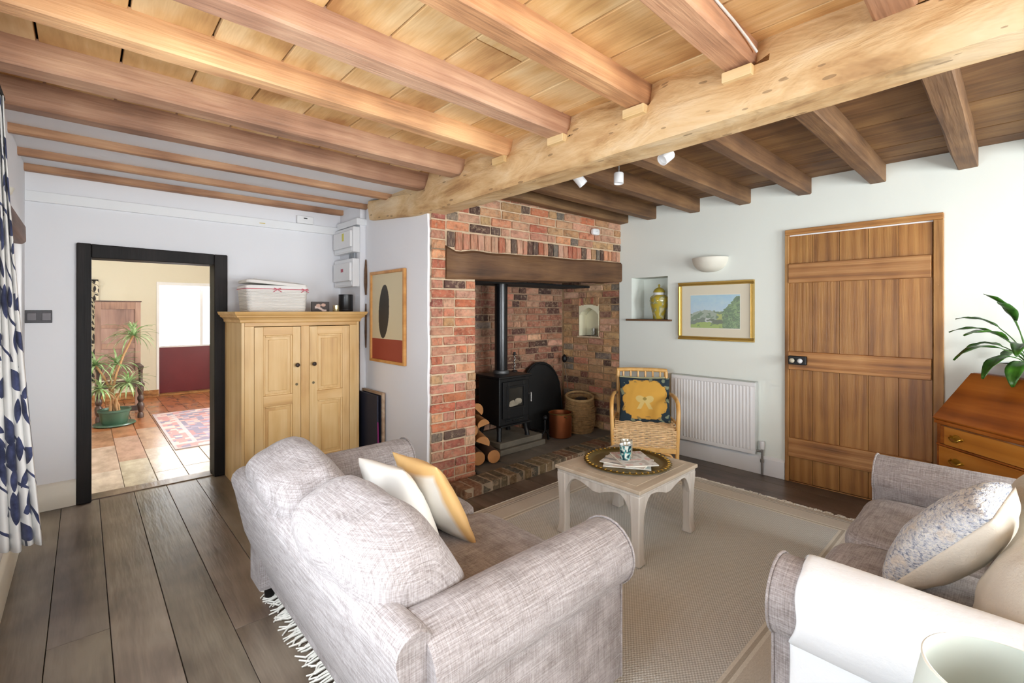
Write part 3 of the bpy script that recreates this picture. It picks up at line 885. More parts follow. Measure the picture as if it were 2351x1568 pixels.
# niche lining with pointed arch
g = G()
g.box(0.135, 0.15, NY0 - .01, NY1 + .01, NZ0 - .01, 1.43)
ym = (NY0 + NY1) / 2
for s, ye in ((1, NY0), (-1, NY1)):
    g.prism([(ye, 1.425), (ye, 1.30), (ye + s * .035, 1.345), (ye + s * .085, 1.375), (ym, 1.392), (ym, 1.425)], 'x', 0.004, 0.13)
g.box(0.003, 0.136, NY0 + .001, NY0 + .006, NZ0, 1.419).box(0.003, 0.136, NY1 - .006, NY1 - .001, NZ0, 1.419)
g.build('niche_lining', plaster('niche_plaster', c(232, 226, 196)), ir)
G().box(-0.012, 0.14, NY0 - .02, NY1 + .02, NZ0 - .018, NZ0).build('niche_sill', MORTAR, ir, bevel=0.004)
# register plate over the fire
g = G().box(2.28, XB + .01, 3.22, 3.64, 1.612, 1.632).box(2.25, 2.33, 2.99, 3.66, 0, 2.4)
tag(g.build('trim_4', VOID), 'soot black plate closing the chimney above the stove pipe', 'plate', kind='structure')

# ---- hearth: slate flags with a brick edge
hearth = thing('hearth', 'low slate hearth edged with dark bricks in front of the stove', 'hearth', (0, 0, 0))
G().box(2.008, XB - .03, 2.6745, 2.858, 0, 0.069).box(2.34, XB - 0.005, 2.80, 3.61, 0, 0.05).build('mortar_bed', plain('hearth_mortar', c(176, 158, 134), .95, 0, .5, 50, .2), hearth)
xs = [2.335, 2.62, 3.05, 3.40, 3.80, XB - .005]
for i in range(5):
    ys = [2.86, 3.16, 3.61] if i % 2 else [2.86, 3.28, 3.61]
    for a, b in zip(ys, ys[1:]):
        G().box(xs[i] + .004, xs[i + 1] - .004, a + .004, b - .004, 0.03, 0.068 + random.uniform(-.002, .002)).build('flagstone', SLATE, hearth, bevel=0.004, seg=1)
x = 2.005
P_HEARTH = [c(118, 106, 84), c(100, 92, 76), c(132, 110, 82), c(136, 98, 72), c(96, 94, 84)]
while x < XB - .06:
    w = random.uniform(.062, .074)
    brick(hearth, (x + w / 2, 2.765 + random.uniform(-.004, .004), 0.037), (0.192, w, 0.074), jit(random.choice(P_HEARTH), .12), PI / 2 + random.uniform(-.05, .05))
    x += w + 0.016

# ---- the hall seen through the doorway
HY = 9.25
hf = G().box(-1.2, 2.6, YA + .14, HY + .3, -0.14, -0.012).build('floor', plain('tile_bed', c(140, 122, 106), 0.9))
tag(hf, 'worn terracotta and stone slab floor of the hall, paler near the doorway with painted sheen', 'floor', kind='structure')
x = -1.2
r = 0
while x < 2.6:
    x1 = min(x + .205, 2.6)
    yy = YA + 0.145
    first = True
    while yy < HY - .01:
        y1 = min(yy + (random.uniform(.22, .9) if first else random.uniform(.8, 1.1)), HY)
        if HY - y1 < .2:
            y1 = HY
        first = False
        t = max(0, min(1, (yy + .3 - 4.9) / 2.2))
        a, b2 = c(196, 182, 168), c(176, 112, 72)  # paler near slabs: sheen of the bright door put into the colour
        col = tuple(a[i] * (1 - t) + b2[i] * t for i in range(3)) + (1,)
        if x > -.42:
            G().box(x + .0015, x1 - .0015, yy + .0015, y1 - .0015, -0.012, random.uniform(-.002, 0.0)).build('floor_tile', TILE, hf, bevel=0.003, seg=1, color=jit(col, .10))
        yy = y1
    x = x1
    r += 1
g = wall(G(), 'y', HY, HY + 0.25, -1.2, 2.8, 0, 2.6, [(0.89, 1.62, 0, 1.775)])
tag(g.build('wall_hall_far', WALL_HALL), 'cream far wall of the hall around the stable door', 'wall', kind='structure')
g = wall(G(), 'x', 2.6, 2.8, YA + .14, HY + .2, 0, 2.6, [(5.4, 6.8, 0.55, 1.95)])
tag(g.build('wall_hall_right', WALL_HALL), 'cream side wall of the hall hidden by the doorway', 'wall', kind='structure')
tag(G().box(-1.4, -1.2, YA + .14, HY + .2, 0, 2.6).build('wall_hall_left', WALL_HALL), 'cream wall of the hall behind the dresser side', 'wall', kind='structure')
tag(G().box(-1.4, 2.8, YA + .14, HY + .2, 2.6, 2.7).build('ceiling', WALL_HALL), 'plain cream ceiling of the hall', 'ceiling', kind='structure')
g = G().box(-1.2, 0.885, HY - .02, HY, 0, 0.11)
tag(g.build('baseboard_hall', DOOR_H, bevel=0.003), 'brown wooden skirting in the hall left of the stable door', 'skirting', kind='structure')
sd = thing('door_3', 'dark red lower half of the open stable door in the hall', 'door', (1.255, HY, 0), kind='structure')
G().box(-0.365, 0.365, 0.10, 0.145, 0.03, 0.765).build('door_leaf', RED, sd, bevel=0.004)
G().box(-0.365, 0.365, -0.03, 0.2, 0, 0.028).build('door_step', DOOR_H, sd, bevel=0.003)
wall(G(), 'y', -0.01, 0.10, -0.40, 0.40, 0.0, 1.82, [(-.365, .365, -.01, 1.77)]).build('door_frame', PAINT, sd, bevel=0.003)
G().box(0.20, 0.245, 0.13, 0.175, 0.77, 1.75).build('glazing_bar', PAINT, sd)
G().box(-0.365, 0.365, 0.11, 0.14, 0.765, 0.79).build('ledge', PAINT, sd)

# ================================================================== FURNITURE
def squircle(w, d, h, m=5.0, n=14, wr=0.0, seed=0, puff=None):
    """rounded upholstery block, half sizes w,d,h"""
    bm = bmesh.new()
    bmesh.ops.create_cube(bm, size=2.0)
    bmesh.ops.subdivide_edges(bm, edges=bm.edges[:], cuts=n, use_grid_fill=True)
    g = G()
    for v in bm.verts:
        p = v.co
        # even out toward the edges
        p = Vector([math.copysign(abs(t) ** 0.85, t) for t in p])
        k = (abs(p.x) ** m + abs(p.y) ** m + abs(p.z) ** m) ** (1.0 / m)
        q = p / k
        q = Vector((q.x * w, q.y * d, q.z * h))
        if puff:
            q = puff(q)
        if wr:
            q += q.normalized() * wr * (noise.noise(Vector((q.x * 7 + seed, q.y * 7, q.z * 7))) + 0.5 * noise.noise(Vector((q.x * 18, q.y * 18 + seed, q.z * 18))))
        v.co = q
    g.v = [tuple(v.co) for v in bm.verts]
    bm.verts.index_update()
    g.f = [tuple(v.index for v in f.verts) for f in bm.faces]
    bm.free()
    return g

def pillow(w, h, t, n=20, pinch=0.07, wr=0.006, seed=0, front=None, back=None, power=0.55):
    """throw pillow in the x,z plane, thickness along y; front faces -y"""
    g = G()
    cols = []
    idx = {}
    for side in (-1, 1):
        for j in range(n + 1):
            for i in range(n + 1):
                u, v = 2 * i / n - 1, 2 * j / n - 1
                edge = i in (0, n) or j in (0, n)
                if edge and (i, j) in idx:
                    idx[(side, i, j)] = idx[(i, j)]
                    continue
                th = t * (max(0, (1 - u * u)) * max(0, (1 - v * v))) ** power
                x = u * w * (1 - pinch * (1 - v * v))
                z = v * h * (1 - pinch * (1 - u * u))
                q = wr * noise.noise(Vector((u * 4 + seed, v * 4, side * 3.0)))
                g.v.append((x, side * (th + q * (0 if edge else 1)), z))
                cols.append((front if side < 0 else back)(u, v) if front else (1, 1, 1, 1))
                idx[(side, i, j)] = len(g.v) - 1
                if edge:
                    idx[(i, j)] = len(g.v) - 1
    for side in (-1, 1):
        for j in range(n):
            for i in range(n):
                a = [idx[(side, i, j)], idx[(side, i + 1, j)], idx[(side, i + 1, j + 1)], idx[(side, i, j + 1)]]
                g.f.append(tuple(a if side < 0 else a[::-1]))
    if front:
        g.fc = cols
    return g

def arm_profile(k=1.0, off=0.0):
    pts = [(-0.07 - off, 0.07), (-0.07 - off, 0.45)]
    cx, cz, R = 0.025, 0.487, 0.112 + off
    for i in range(17):
        a = math.radians(188 - i * (188 + 52) / 16)
        pts.append((cx + R * math.cos(a), cz + R * math.sin(a)))
    pts += [(0.085 + off, 0.40), (0.085 + off, 0.07)]
    return pts

def sofa(label, loc, rz, W=1.64, D=0.895, cush_label=True, backs=True):
    s = thing('sofa', label, 'sofa', loc, rz)
    ax = W / 2 - 0.137                                     # arm axis
    ix = ax - 0.07                                         # inner arm face
    b = G().box(-ix - .02, ix + .02, 0.14, D - 0.05, 0.07, 0.27).build('seat_base', SOFA, s, bevel=0.02)
    for sx in (-1, 1):
        a = G()
        prof = arm_profile()
        secs = []
        ys = [0.10, 0.115, 0.3, 0.5, 0.7, D - 0.015, D]
        for i, y in enumerate(ys):
            k = 0.985 if i in (0, len(ys) - 1) else 1.0
            secs.append([(sx * (ax + 0.025 + (p - 0.025) * k), y, 0.3 + (z - 0.3) * k) for p, z in prof])
        a.loft(secs)
        arm = a.build('arm', SOFA, s, smooth=50)
        pp = [(sx * (ax + p), D - 0.004, z) for p, z in arm_profile(off=0.002)]
        G().tube(pp, 0.004, 6).build('piping', SOFA, arm, smooth=60)
        for y in (0.16, D - 0.09):
            G().lathe([(.02, 0), (.024, .04), (.028, .075)], 12, (sx * (ax - 0.0), y, 0)).build('foot', BLACKWOOD, s, smooth=50)
    # reclined back with a rolled top edge
    prof = [(0.16, 0.06), (0.075, 0.30), (0.035, 0.50)]
    for i in range(9):
        a = math.radians(200 - i * 25)
        prof.append((0.072 + 0.052 * math.cos(a), 0.56 + 0.052 * math.sin(a)))
    prof += [(0.16, 0.45), (0.24, 0.20), (0.24, 0.06)]
    g = G()
    hx = W / 2 - 0.045
    secs = [[(x, y, 0.3 + (z - 0.3) * kk) for y, z in prof] for x, kk in ((-hx, .97), (-hx + .02, 1), (-.3, 1), (0, 1), (.3, 1), (hx - .02, 1), (hx, .97))]
    bk = g.loft(secs).build('back', SOFA, s, smooth=50)
    G().tube([(-hx, 0.035 + .02, .52)] + [(x, 0.028, .53) for x in (-.5, 0, .5)] + [(hx, .055, .52)], .005, 6).build('piping', SOFA, bk, smooth=60)
    cw = ix / 2
    for k, sx in enumerate((-1, 1)):
        q = squircle(cw - 0.003, 0.345, 0.085, 7, 12, 0.004, k * 9.1)
        q.xf(Matrix.Translation((sx * cw, D - 0.345 + 0.005, 0.345)))
        q.build('seat_cushion', SOFA, s, smooth=180)
    if backs:
        for k, sx in enumerate((-1, 1)):
            def puff(p):
                p = p.copy()
                p.y *= 1 - 0.22 * (p.z / .2 + 1) * 0.5        # thinner towards the top edge
                p.z += 0.012 * math.cos(p.x * 5) - .015 * (p.x / cw) ** 2 * (p.z > 0)
                return p
            q = squircle(cw + 0.02, 0.165, 0.195, 4.2, 16, 0.014, 4 + k * 5.3, puff)
            q.xf(Matrix.Translation((sx * (cw + 0.022), 0.190 - .012 * (sx > 0), 0.572)) @ Matrix.Rotation(math.radians(25), 4, 'X') @ Matrix.Rotation(sx * .03, 4, 'Z'))
            q.build('back_cushion', SOFA, s, smooth=180, sub=1)
    return s

sofa('grey woven two-seat sofa seen from behind, with two cream and gold cushions', (0.485, 1.70, 0.013), -PI / 2, 1.64)
# rug
RX0, RX1, RY0, RY1 = 0.70, 3.62, 0.50, 2.44
rug = thing('area_rug', 'large beige woven rug with striped border and fringes under the coffee table', 'rug', (0, 0, 0))
def rugf(u, v):
    x = RX0 + (RX1 - RX0) * u
    y = RY0 + (RY1 - RY0) * v
    return (x, y, 0.011 + 0.0012 * noise.noise(Vector((x * 3, y * 3, 0))))
RUG = rug_mat(RX0, RX1, RY0, RY1)
G().grid(rugf, 60, 40).build('rug_field', RUG, rug, smooth=180, solid=0.006)
FR = plain('rug_fringe_cotton', c(238, 234, 224), 0.95)
for x0, sg in ((RX0, -1), (RX1, 1)):
    g = G()
    y = RY0
    while y < RY1:
        L = random.uniform(.055, .10) if sg < 0 else random.uniform(.025, .055)
        dy = random.uniform(-.03, .03)
        b2 = random.uniform(-.02, .02)
        pts = [(x0 - sg * .006, y, .013), (x0 + sg * L * .35, y + b2 * .5, .011), (x0 + sg * L * .7, y + b2, .007), (x0 + sg * L, y + dy, .005)]
        g.tube(pts, [.005, .006, .0045, .003], 5)
        y += random.uniform(.009, .016)
    stuff(g.build('fringe', FR, rug, smooth=60))
G().box(RX0, RX1, RY1 - .006, RY1, .004, .016).build('hem', FR, rug)

SB = (2.285, -0.44)
sofa('grey woven sofa in the foreground with a white throw over its near arm', (SB[0], SB[1], 0.013), 0, 1.68, 0.93, backs=False)
# cushions on the first sofa (lean against its back)
def put_pillow(name, label, g, mat, loc, rz, tilt, group=None, roll=0.0, sub=1, cat='cushion'):
    t = thing(name, label, cat, loc, rz, group)
    R = Matrix.Rotation(tilt, 4, 'X') @ Matrix.Rotation(roll, 4, 'Y')
    g.xf(R)
    g.build('cover', mat, t, smooth=180, sub=sub)
    return t, R
CW = c(236, 228, 212)
def stripe_front(u, v):
    if v < -0.35 + .05 * math.sin(u * 5):
        return c(236, 232, 224)
    if v < 0.25:
        return c(214, 200, 166)
    return c(238, 232, 222)
def stripe_gold(u, v):
    return c(224, 182, 120) if u + .25 * v > 0.10 else c(240, 234, 222)
def whiteish(u, v):
    return c(240, 236, 228)
t_, R_ = put_pillow('throw_cushion', 'cream satin cushion with a pale green leaf, closest to the sofa back', pillow(.20, .19, .075, 24, seed=2, front=lambda u, v: c(204, 196, 172) if (u > .2 and v < .3) else whiteish(u, v), back=lambda u, v: c(206, 210, 196) if ((u - .1) * 1.2) ** 2 + ((v - .3) * 2.2) ** 2 < .18 else whiteish(u, v)), vcol('satin_print', 0.5, 0.05, 20), (0.93, 1.68, 0.585), math.radians(92), math.radians(-24), 'cream cushions on the centre sofa', 0.12)
t_, R_ = put_pillow('throw_cushion', 'cream cushion with a broad gold band, standing on the sofa seat', pillow(.205, .195, .065, 24, seed=5, front=lambda u, v: c(224, 182, 120), back=lambda u, v: c(224, 182, 120) if v > .80 or u < -.86 else whiteish(u, v)), vcol('satin_print_gold', 0.5, 0.05, 20), (1.07, 1.65, 0.58), math.radians(88), math.radians(-26), 'cream cushions on the centre sofa', 0.10)

# cushions on the second sofa
t_, R_ = put_pillow('knitted_cushion', 'blue and white knitted cushion with a white back on the foreground sofa', pillow(.215, .205, .085, 26, .03, seed=8, power=.38), KNIT, (2.15, 0.155, 0.60), math.radians(174), math.radians(-38), roll=0.0)
g = pillow(.217, .207, .11, 26, .03, seed=8, power=.36)
g.v = [(x, max(y, .012) if y > 0 else y * .02 + .012, z) for x, y, z in g.v]
g.v = [(x, max(y, 0.004), z) for x, y, z in g.v]
g.xf(R_)
g.build('backing', LINEN, t_, smooth=180, sub=1)
put_pillow('linen_cushion', 'plump cream linen cushion nearest the throw on the foreground sofa', pillow(.25, .23, .12, 22, .04, .01, 3), LINEN, (1.89, -0.07, 0.565), math.radians(190), math.radians(-30), 'cream linen cushions')
put_pillow('linen_cushion', 'cream linen cushion in the far corner of the foreground sofa', pillow(.24, .22, .11, 22, .04, .01, 6), LINEN, (2.55, -0.07, 0.61), math.radians(176), math.radians(-20), 'cream linen cushions')

# white throw over the near arm
thr = G()
prof = [(p, z) for p, z in arm_profile(off=0.012)]
prof = prof[1:]
prof = [(-0.084, 0.44)] + prof[1:-1] + [(0.099, 0.30), (0.112, 0.2), (0.12, 0.1), (0.118, 0.03)]
axb = 1.68 / 2 - 0.137
nu = 26
def thrf(u, v):
    f = v * (len(prof) - 1)
    i = min(int(f), len(prof) - 2)
    t = f - i
    p = prof[i][0] * (1 - t) + prof[i + 1][0] * t
    z = prof[i][1] * (1 - t) + prof[i + 1][1] * t
    y0 = 0.865 + 0.02 * math.sin(v * 9) + 0.03 * noise.noise(Vector((v * 5, 1, 0)))
    y = y0 + (-0.0 - y0) * u
    wv = 0.012 * max(0, v - .55) * math.sin(u * 22 + v * 3)
    return (SB[0] - (axb + p + abs(wv)), SB[1] + y, z + 0.016 + 0.004 * noise.noise(Vector((u * 6, v * 9, 3))))
thr.grid(thrf, nu, 60)
o = thr.build('throw_blanket', THROW, smooth=180, solid=0.01, sub=1)
tag(o, 'plain white throw draped over the near arm of the foreground sofa', 'throw')

# ---- coffee table
TX0, TX1, TY0, TY1 = 2.105, 2.75, 1.31, 1.90
tb = thing('coffee_table', 'square limewashed coffee table with cabriole legs on the rug', 'coffee table', ((TX0 + TX1) / 2, (TY0 + TY1) / 2, 0.014))
hx, hy = (TX1 - TX0) / 2, (TY1 - TY0) / 2
TZ = 0.408
tp = G().box(-hx, hx, -hy, hy, TZ - .022, TZ).build('table_top', WASHED_T, tb, bevel=0.006)
G().box(-hx + .055, hx - .055, -hy + .055, hy - .055, TZ - .01, TZ + .0015).build('top_panel', WASHED_T, tp, bevel=0.001, color=(.97, .96, .94, 1))
G().box(-hx + .012, hx - .012, -hy + .012, hy - .012, TZ - .04, TZ - .021).build('waist', WASHED, tb, bevel=0.004)
for sx in (-1, 1):
    for sy in (-1, 1):
        secs = []
        for z, off, w in ((0, .0, .060), (.016, -.003, .062), (.034, .002, .054), (.07, .006, .050), (.18, .006, .050), (.27, .003, .054), (.33, -.001, .060), (TZ - .038, -.002, .062)):
            ox, oy = hx - .012 - off, hy - .012 - off
            secs.append([(sx * ox, sy * oy, z), (sx * (ox - w), sy * oy, z), (sx * (ox - w), sy * (oy - w), z), (sx * ox, sy * (oy - w), z)])
        G().loft(secs).build('leg', WASHED, tb, smooth=30, bevel=0.006)
def apron(L):
    n = 40
    top = [(L / 2 * (1 - 2 * i / n), TZ - .038) for i in range(n + 1)]
    bot = []
    for i in range(n + 1):
        t = -1 + 2 * i / n
        a = abs(t)
        d = (1 - a) * L / 2
        if d < .085:
            z = .352 - .115 * (1 - d / .085) ** 2.4
        elif a < .10:
            z = .318
        elif a < .2:
            z = .318 + .010 * ((a - .1) / .1)
        else:
            dm = (L / 2 - .085) / (L / 2)
            z = .328 + .024 * math.sin(min(1, (a - .2) / (dm - .2)) * PI / 2)
        bot.append((t * L / 2, z))
    return bot + top
for sy in (-1, 1):
    y = sy * (hy - .012)
    G().prism(apron(2 * hx - .13), 'y', y - sy * .006, y - sy * .032).build('apron', WASHED, tb, bevel=0.003)
for sx in (-1, 1):
    x = sx * (hx - .012)
    G().prism(apron(2 * hy - .13), 'x', x - sx * .006, x - sx * .032).build('apron', WASHED, tb, bevel=0.003)
TT = 0.014 + TZ + 0.002
# brass tray
tray = thing('brass_tray', 'round brass tray with a scalloped rim on the coffee table', 'tray', (2.465, 1.625, TT))
sc_ = lambda a, z: 1 + (0.012 * math.cos(a * 44) if z > .008 else 0)
G().lathe([(.0, .002), (.10, .002), (.20, .003), (.225, .006), (.232, .013), (.255, .015), (.262, .012), (.262, .009), (.232, .006), (.22, .0), (.0, .0)], 132, fn=sc_, cap0=False, cap1=False).build('dish', BRASS_OLD, tray, smooth=50)
for i in range(44):
    a = 2 * PI * (i + .5) / 44
    k = squircle(.010, .0065, .004, 2.2, 2)
    k.xf(Matrix.Translation((.246 * math.cos(a), .246 * math.sin(a), .0155)) @ Matrix.Rotation(a, 4, 'Z'))
    k.build('rim_bead', BRASS, tray, smooth=180)
# magazines
def mag(name, label, loc, rz, w, h, t, fn, group):
    g = G()
    g.box(-w / 2, w / 2, -h / 2, h / 2, 0, t)
    o = thing(name, label, 'magazine', loc, rz, group)
    g.build('pages', PAPER, o, bevel=0.001)
    p = G()
    nx, ny = 24, 32
    p.grid(lambda u, v: ((u - .5) * w * .995, (v - .5) * h * .995, t + .0006), nx, ny)
    p.fc = [fn(i / nx, j / ny) for j in range(ny + 1) for i in range(nx + 1)]
    p.build('cover', PRINT, o)
def cover1(u, v):
    n = noise.noise(Vector((u * 5, v * 6, 1)))
    if v > .84 and .08 < u < .92:
        return c(214, 176, 170) if noise.noise(Vector((u * 22, v * 8, 3))) > -.1 else c(226, 220, 212)
    if n > .18:
        return c(196, 188, 180)
    if n < -.25:
        return c(224, 190, 182)
    return c(228, 224, 218)
def cover2(u, v):
    n = noise.noise(Vector((u * 6 + 9, v * 5, 4)))
    return c(190, 204, 206) if n > .15 else (c(222, 206, 196) if n < -.2 else c(230, 228, 222))
def cover3(u, v):
    n = noise.noise(Vector((u * 4 + 3, v * 4 + 7, 8)))
    return c(150, 148, 146) if n < -.1 else c(222, 214, 206)
z = TT + 0.004
mag('magazine', 'lowest white magazine of the pile on the brass tray', (2.43, 1.60, z), 0.55, .205, .275, .006, cover2, 'magazines on the tray')
mag('magazine', 'middle magazine of the pile on the brass tray', (2.44, 1.61, z + .0072), 0.25, .205, .27, .006, cover3, 'magazines on the tray')
mag('magazine', 'top magazine with pale pink and blue cover under the mug', (2.48, 1.59, z + .0144), -0.62, .205, .275, .006, cover1, 'magazines on the tray')
zm = z + .0212
mug = thing('patterned_mug', 'teal and white patterned mug on the magazines', 'mug', (2.432, 1.615, zm))
g = G().lathe([(0.0, .0), (.029, 0), (.032, .004), (.0355, .085), (.034, .086), (.030, .008), (0, .008)], 48, cap0=False, cap1=False)
# finer rows for the print
g = G()
rows = [(0.030 + .0055 * j / 14, .088 * j / 14) for j in range(15)]
g.lathe(rows, 60, cap0=True, cap1=False)
g.fc = []
for j in range(15):
    for i in range(60):
        n = noise.noise(Vector((math.cos(i / 60 * 2 * PI) * 2.4, math.sin(i / 60 * 2 * PI) * 2.4, j * .42)))
        g.fc.append(c(30, 62, 72) if n < -.05 else c(96, 170, 168) if n < .22 else c(226, 226, 216))
g.build('body', GLAZE, mug, smooth=60)
g = G().lathe([(.0355, .088), (.0362, .0895), (.0335, .0895), (.029, .006), (0, .005)], 40, cap0=False, cap1=False).build('inside', CERAMIC, mug, smooth=60)
tm = thing('glass_candle', 'pale grey candle tumbler behind the patterned mug', 'candle', (2.487, 1.645, zm))
G().lathe([(0, 0), (.034, 0), (.0365, .004), (.038, .098), (.0365, .1), (.035, .098), (.034, .07), (0, .07)], 40, cap0=False, cap1=False).build('tumbler', plain('smoky_glass', c(176, 168, 148), 0.15, 0.2), tm, smooth=50)
G().lathe([(0, .071), (.033, .071), (.033, .075), (0, .076)], 24, cap0=False, cap1=False).build('wax', PAPER, tm, smooth=40)

# ---- pine cupboard
cu = thing('pine_cupboard', 'low waxed pine cupboard with two panelled doors beside the doorway', 'cupboard', (1.315, 4.15, 0))
fx, fy = 0.455, -0.265                                     # half width, front face
G().box(-fx, -fx + .022, fy, .28, 0, 1.29).build('side_panel', PINE, cu, bevel=0.003, color=(.95, .95, .95, 1))
G().box(fx - .022, fx, fy, .28, 0, 1.29).build('side_panel', PINE, cu, bevel=0.003)
G().box(-fx + .02, fx - .02, .265, .28, 0.05, 1.29).build('back_panel', PINE, cu)
G().box(-fx + .022, -fx + .085, fy - .001, fy + .022, 0, 1.2345).build('stile', PINE, cu, bevel=0.002)
G().box(fx - .085, fx - .022, fy - .001, fy + .022, 0, 1.2345).build('stile', PINE, cu, bevel=0.002)
G().box(-.032, .032, fy - .004, fy + .022, 0.09, 1.235).build('centre_stile', PINE, cu, bevel=0.003, color=(.96, .9, .82, 1))
G().box(-fx + .022, fx - .022, fy, fy + .022, 0.0, 0.09).build('plinth', PINE_H, cu, bevel=0.003)
G().box(-fx + .0225, fx - .0225, fy - .0005, fy + .03, 1.235, 1.289).build('top_rail', PINE_H, cu, bevel=0.002)
def mould(profile, name, mat):
    secs = []
    for dx, z in profile:
        secs.append([(-fx - dx, fy - dx, z), (fx + dx, fy - dx, z), (fx + dx, .28, z), (-fx - dx, .28, z)])
    return G().loft(secs).build(name, mat, cu, smooth=20, bevel=0.0015)
mould([(.004, 1.262), (.010, 1.268), (.012, 1.285), (.024, 1.30), (.036, 1.306), (.038, 1.318), (.046, 1.322), (.052, 1.334), (.056, 1.348)], 'cornice', PINE_H)
for sx in (-1, 1):
    x0, x1 = (-fx + .087, -.034) if sx < 0 else (.034, fx - .087)
    y0, y1 = fy + .002, fy + .020
    sw = .062
    # door: stiles, rails, panels
    dr = G().box(x0, x0 + sw, y0 - .003, y1, .095, 1.23).build('door', PINE, cu, bevel=0.002, color=jit(W1, .05))
    G().box(x1 - sw, x1, y0 - .003, y1, .095, 1.23).build('door_stile', PINE, dr, bevel=0.002, color=jit(W1, .05))
    for z0, z1 in ((1.165, 1.23), (.62, .70), (.095, .17)):
        G().box(x0 + sw, x1 - sw, y0 - .003, y1, z0, z1).build('door_rail', PINE_H, dr, bevel=0.002, color=(1.04, 1.04, 1.04, 1))
    for z0, z1 in ((.70, 1.165), (.17, .62)):
        a, b2 = x0 + sw, x1 - sw
        G().box(a, b2, y0 + .010, y1 - .002, z0, z1).build('panel', PINE, dr, color=(.97, .95, .9, 1))
        g = G()
        for (p0, p1, q0, q1) in ((a, a + .014, z0, z1), (b2 - .014, b2, z0, z1)):
            g.box(p0, p1, y0 + .002, y0 + .011, q0, q1)
        for (q0, q1) in ((z0, z0 + .014), (z1 - .014, z1)):
            g.box(a + .014, b2 - .014, y0 + .002, y0 + .011, q0, q1)
        g.build('panel_moulding', PINE, dr, bevel=0.004, color=(1.05, 1.05, 1.04, 1))
        G().box(a + .035, b2 - .035, y0 + .004, y0 + .011, z0 + .035, z1 - .035).build('raised_field', PINE, dr, bevel=0.006, color=(1.0, .97, .9, 1))
    kx = x1 - .031 if sx < 0 else x0 + .031
    G().lathe([(.006, 0), (.007, .012), (.016, .02), (.017, .028), (.010, .036), (0, .038)], 14).xf(Matrix.Translation((kx, y0 - .003, .925)) @ Matrix.Rotation(PI / 2, 4, 'X')).build('knob', plain('dark_knob', c(58, 46, 40), .35), dr, smooth=50)
    G().lathe([(.011, 0), (.011, .002), (.004, .002), (.0035, -.004), (0, -.004)], 14).xf(Matrix.Translation((kx, y0 - .003, .77)) @ Matrix.Rotation(PI / 2, 4, 'X')).build('keyhole', plain('keyhole_brass', c(120, 104, 76), .5, .6), dr, smooth=50)
CT = 1.349
# ---- white lidded basket with ribbon
wbk = thing('storage_basket', 'white woven basket with lid and pink ribbon on the pine cupboard', 'basket', (1.145, 4.13, CT))
WWH = plain('white_willow', c(232, 228, 222), .6, 0, .2, 80)
bw, bd, bh = .225, .145, .205
def rrect(w, d, r, z, n=6):
    pts = []
    for cx, cy, a0 in ((w - r, d - r, 0), (-w + r, d - r, 90), (-w + r, -d + r, 180), (w - r, -d + r, 270)):
        for i in range(n + 1):
            a = math.radians(a0 + 90 * i / n)
            pts.append((cx + r * math.cos(a), cy + r * math.sin(a), z))
    return pts
G().loft([rrect(bw * (.93 + .07 * t), bd * (.93 + .07 * t), .03, bh * t) for t in (0, .33, .66, .8)], True).build('body', WWH, wbk, smooth=40)
for i in range(15):
    z = .008 + i * .0118
    t = z / bh
    pts = rrect(bw * (.93 + .07 * t) + .002, bd * (.93 + .07 * t) + .002, .03, z)
    pts = [(x, y, z + .0012 * (1 if (k + i) % 2 else -1)) for k, (x, y, z) in enumerate(pts)]
    G().tube(pts, .0066, 5, closed=True).build('weave_row', WWH, wbk, smooth=70)
G().loft([rrect(bw * 1.005, bd * 1.005, .03, .165), rrect(bw * 1.03, bd * 1.03, .03, .17), rrect(bw * 1.035, bd * 1.035, .03, .20), rrect(bw * 1.0, bd * 1.0, .03, .207)], True).build('liner', plain('white_cotton', c(240, 238, 234), .9), wbk, smooth=40)
G().tube(rrect(bw * 1.037 + .001, bd * 1.037 + .001, .03, .178), .0035, 5, closed=True).build('ribbon', RIBBON, wbk, smooth=60)
for bx in (-.01, .2):
    g = G()
    for sx in (-1, 1):
        g.tube([(bx, -bd * 1.06, .178), (bx + sx * .022, -bd * 1.07, .186), (bx + sx * .03, -bd * 1.07, .176), (bx, -bd * 1.06, .176)], .003, 5)
        g.tube([(bx, -bd * 1.06, .177), (bx + sx * .03, -bd * 1.07, .155)], .003, 5)
    g.build('bow', RIBBON, wbk, smooth=60)
lid = G().loft([rrect(bw * 1.0, bd * 1.0, .03, 0), rrect(bw * 1.02, bd * 1.02, .03, .006), rrect(bw * 1.0, bd * 1.0, .03, .022), rrect(bw * .9, bd * .85, .03, .030)], True)
lid.xf(Matrix.Translation((0, 0, .212)) @ Matrix.Rotation(math.radians(4), 4, 'Y'))
ld = lid.build('lid', WWH, wbk, smooth=40)
g = G()
for i in range(9):
    k = .15 + .1 * i
    g.tube([(x, y, .03 - .012 * (k > .8)) for x, y, z_ in rrect(bw * k * .98, bd * k * .98, .02 * k + .008, 0)], .006, 5, closed=True)
g.xf(Matrix.Translation((0, 0, .212)) @ Matrix.Rotation(math.radians(4), 4, 'Y'))
g.build('lid_weave', WWH, ld, smooth=70)

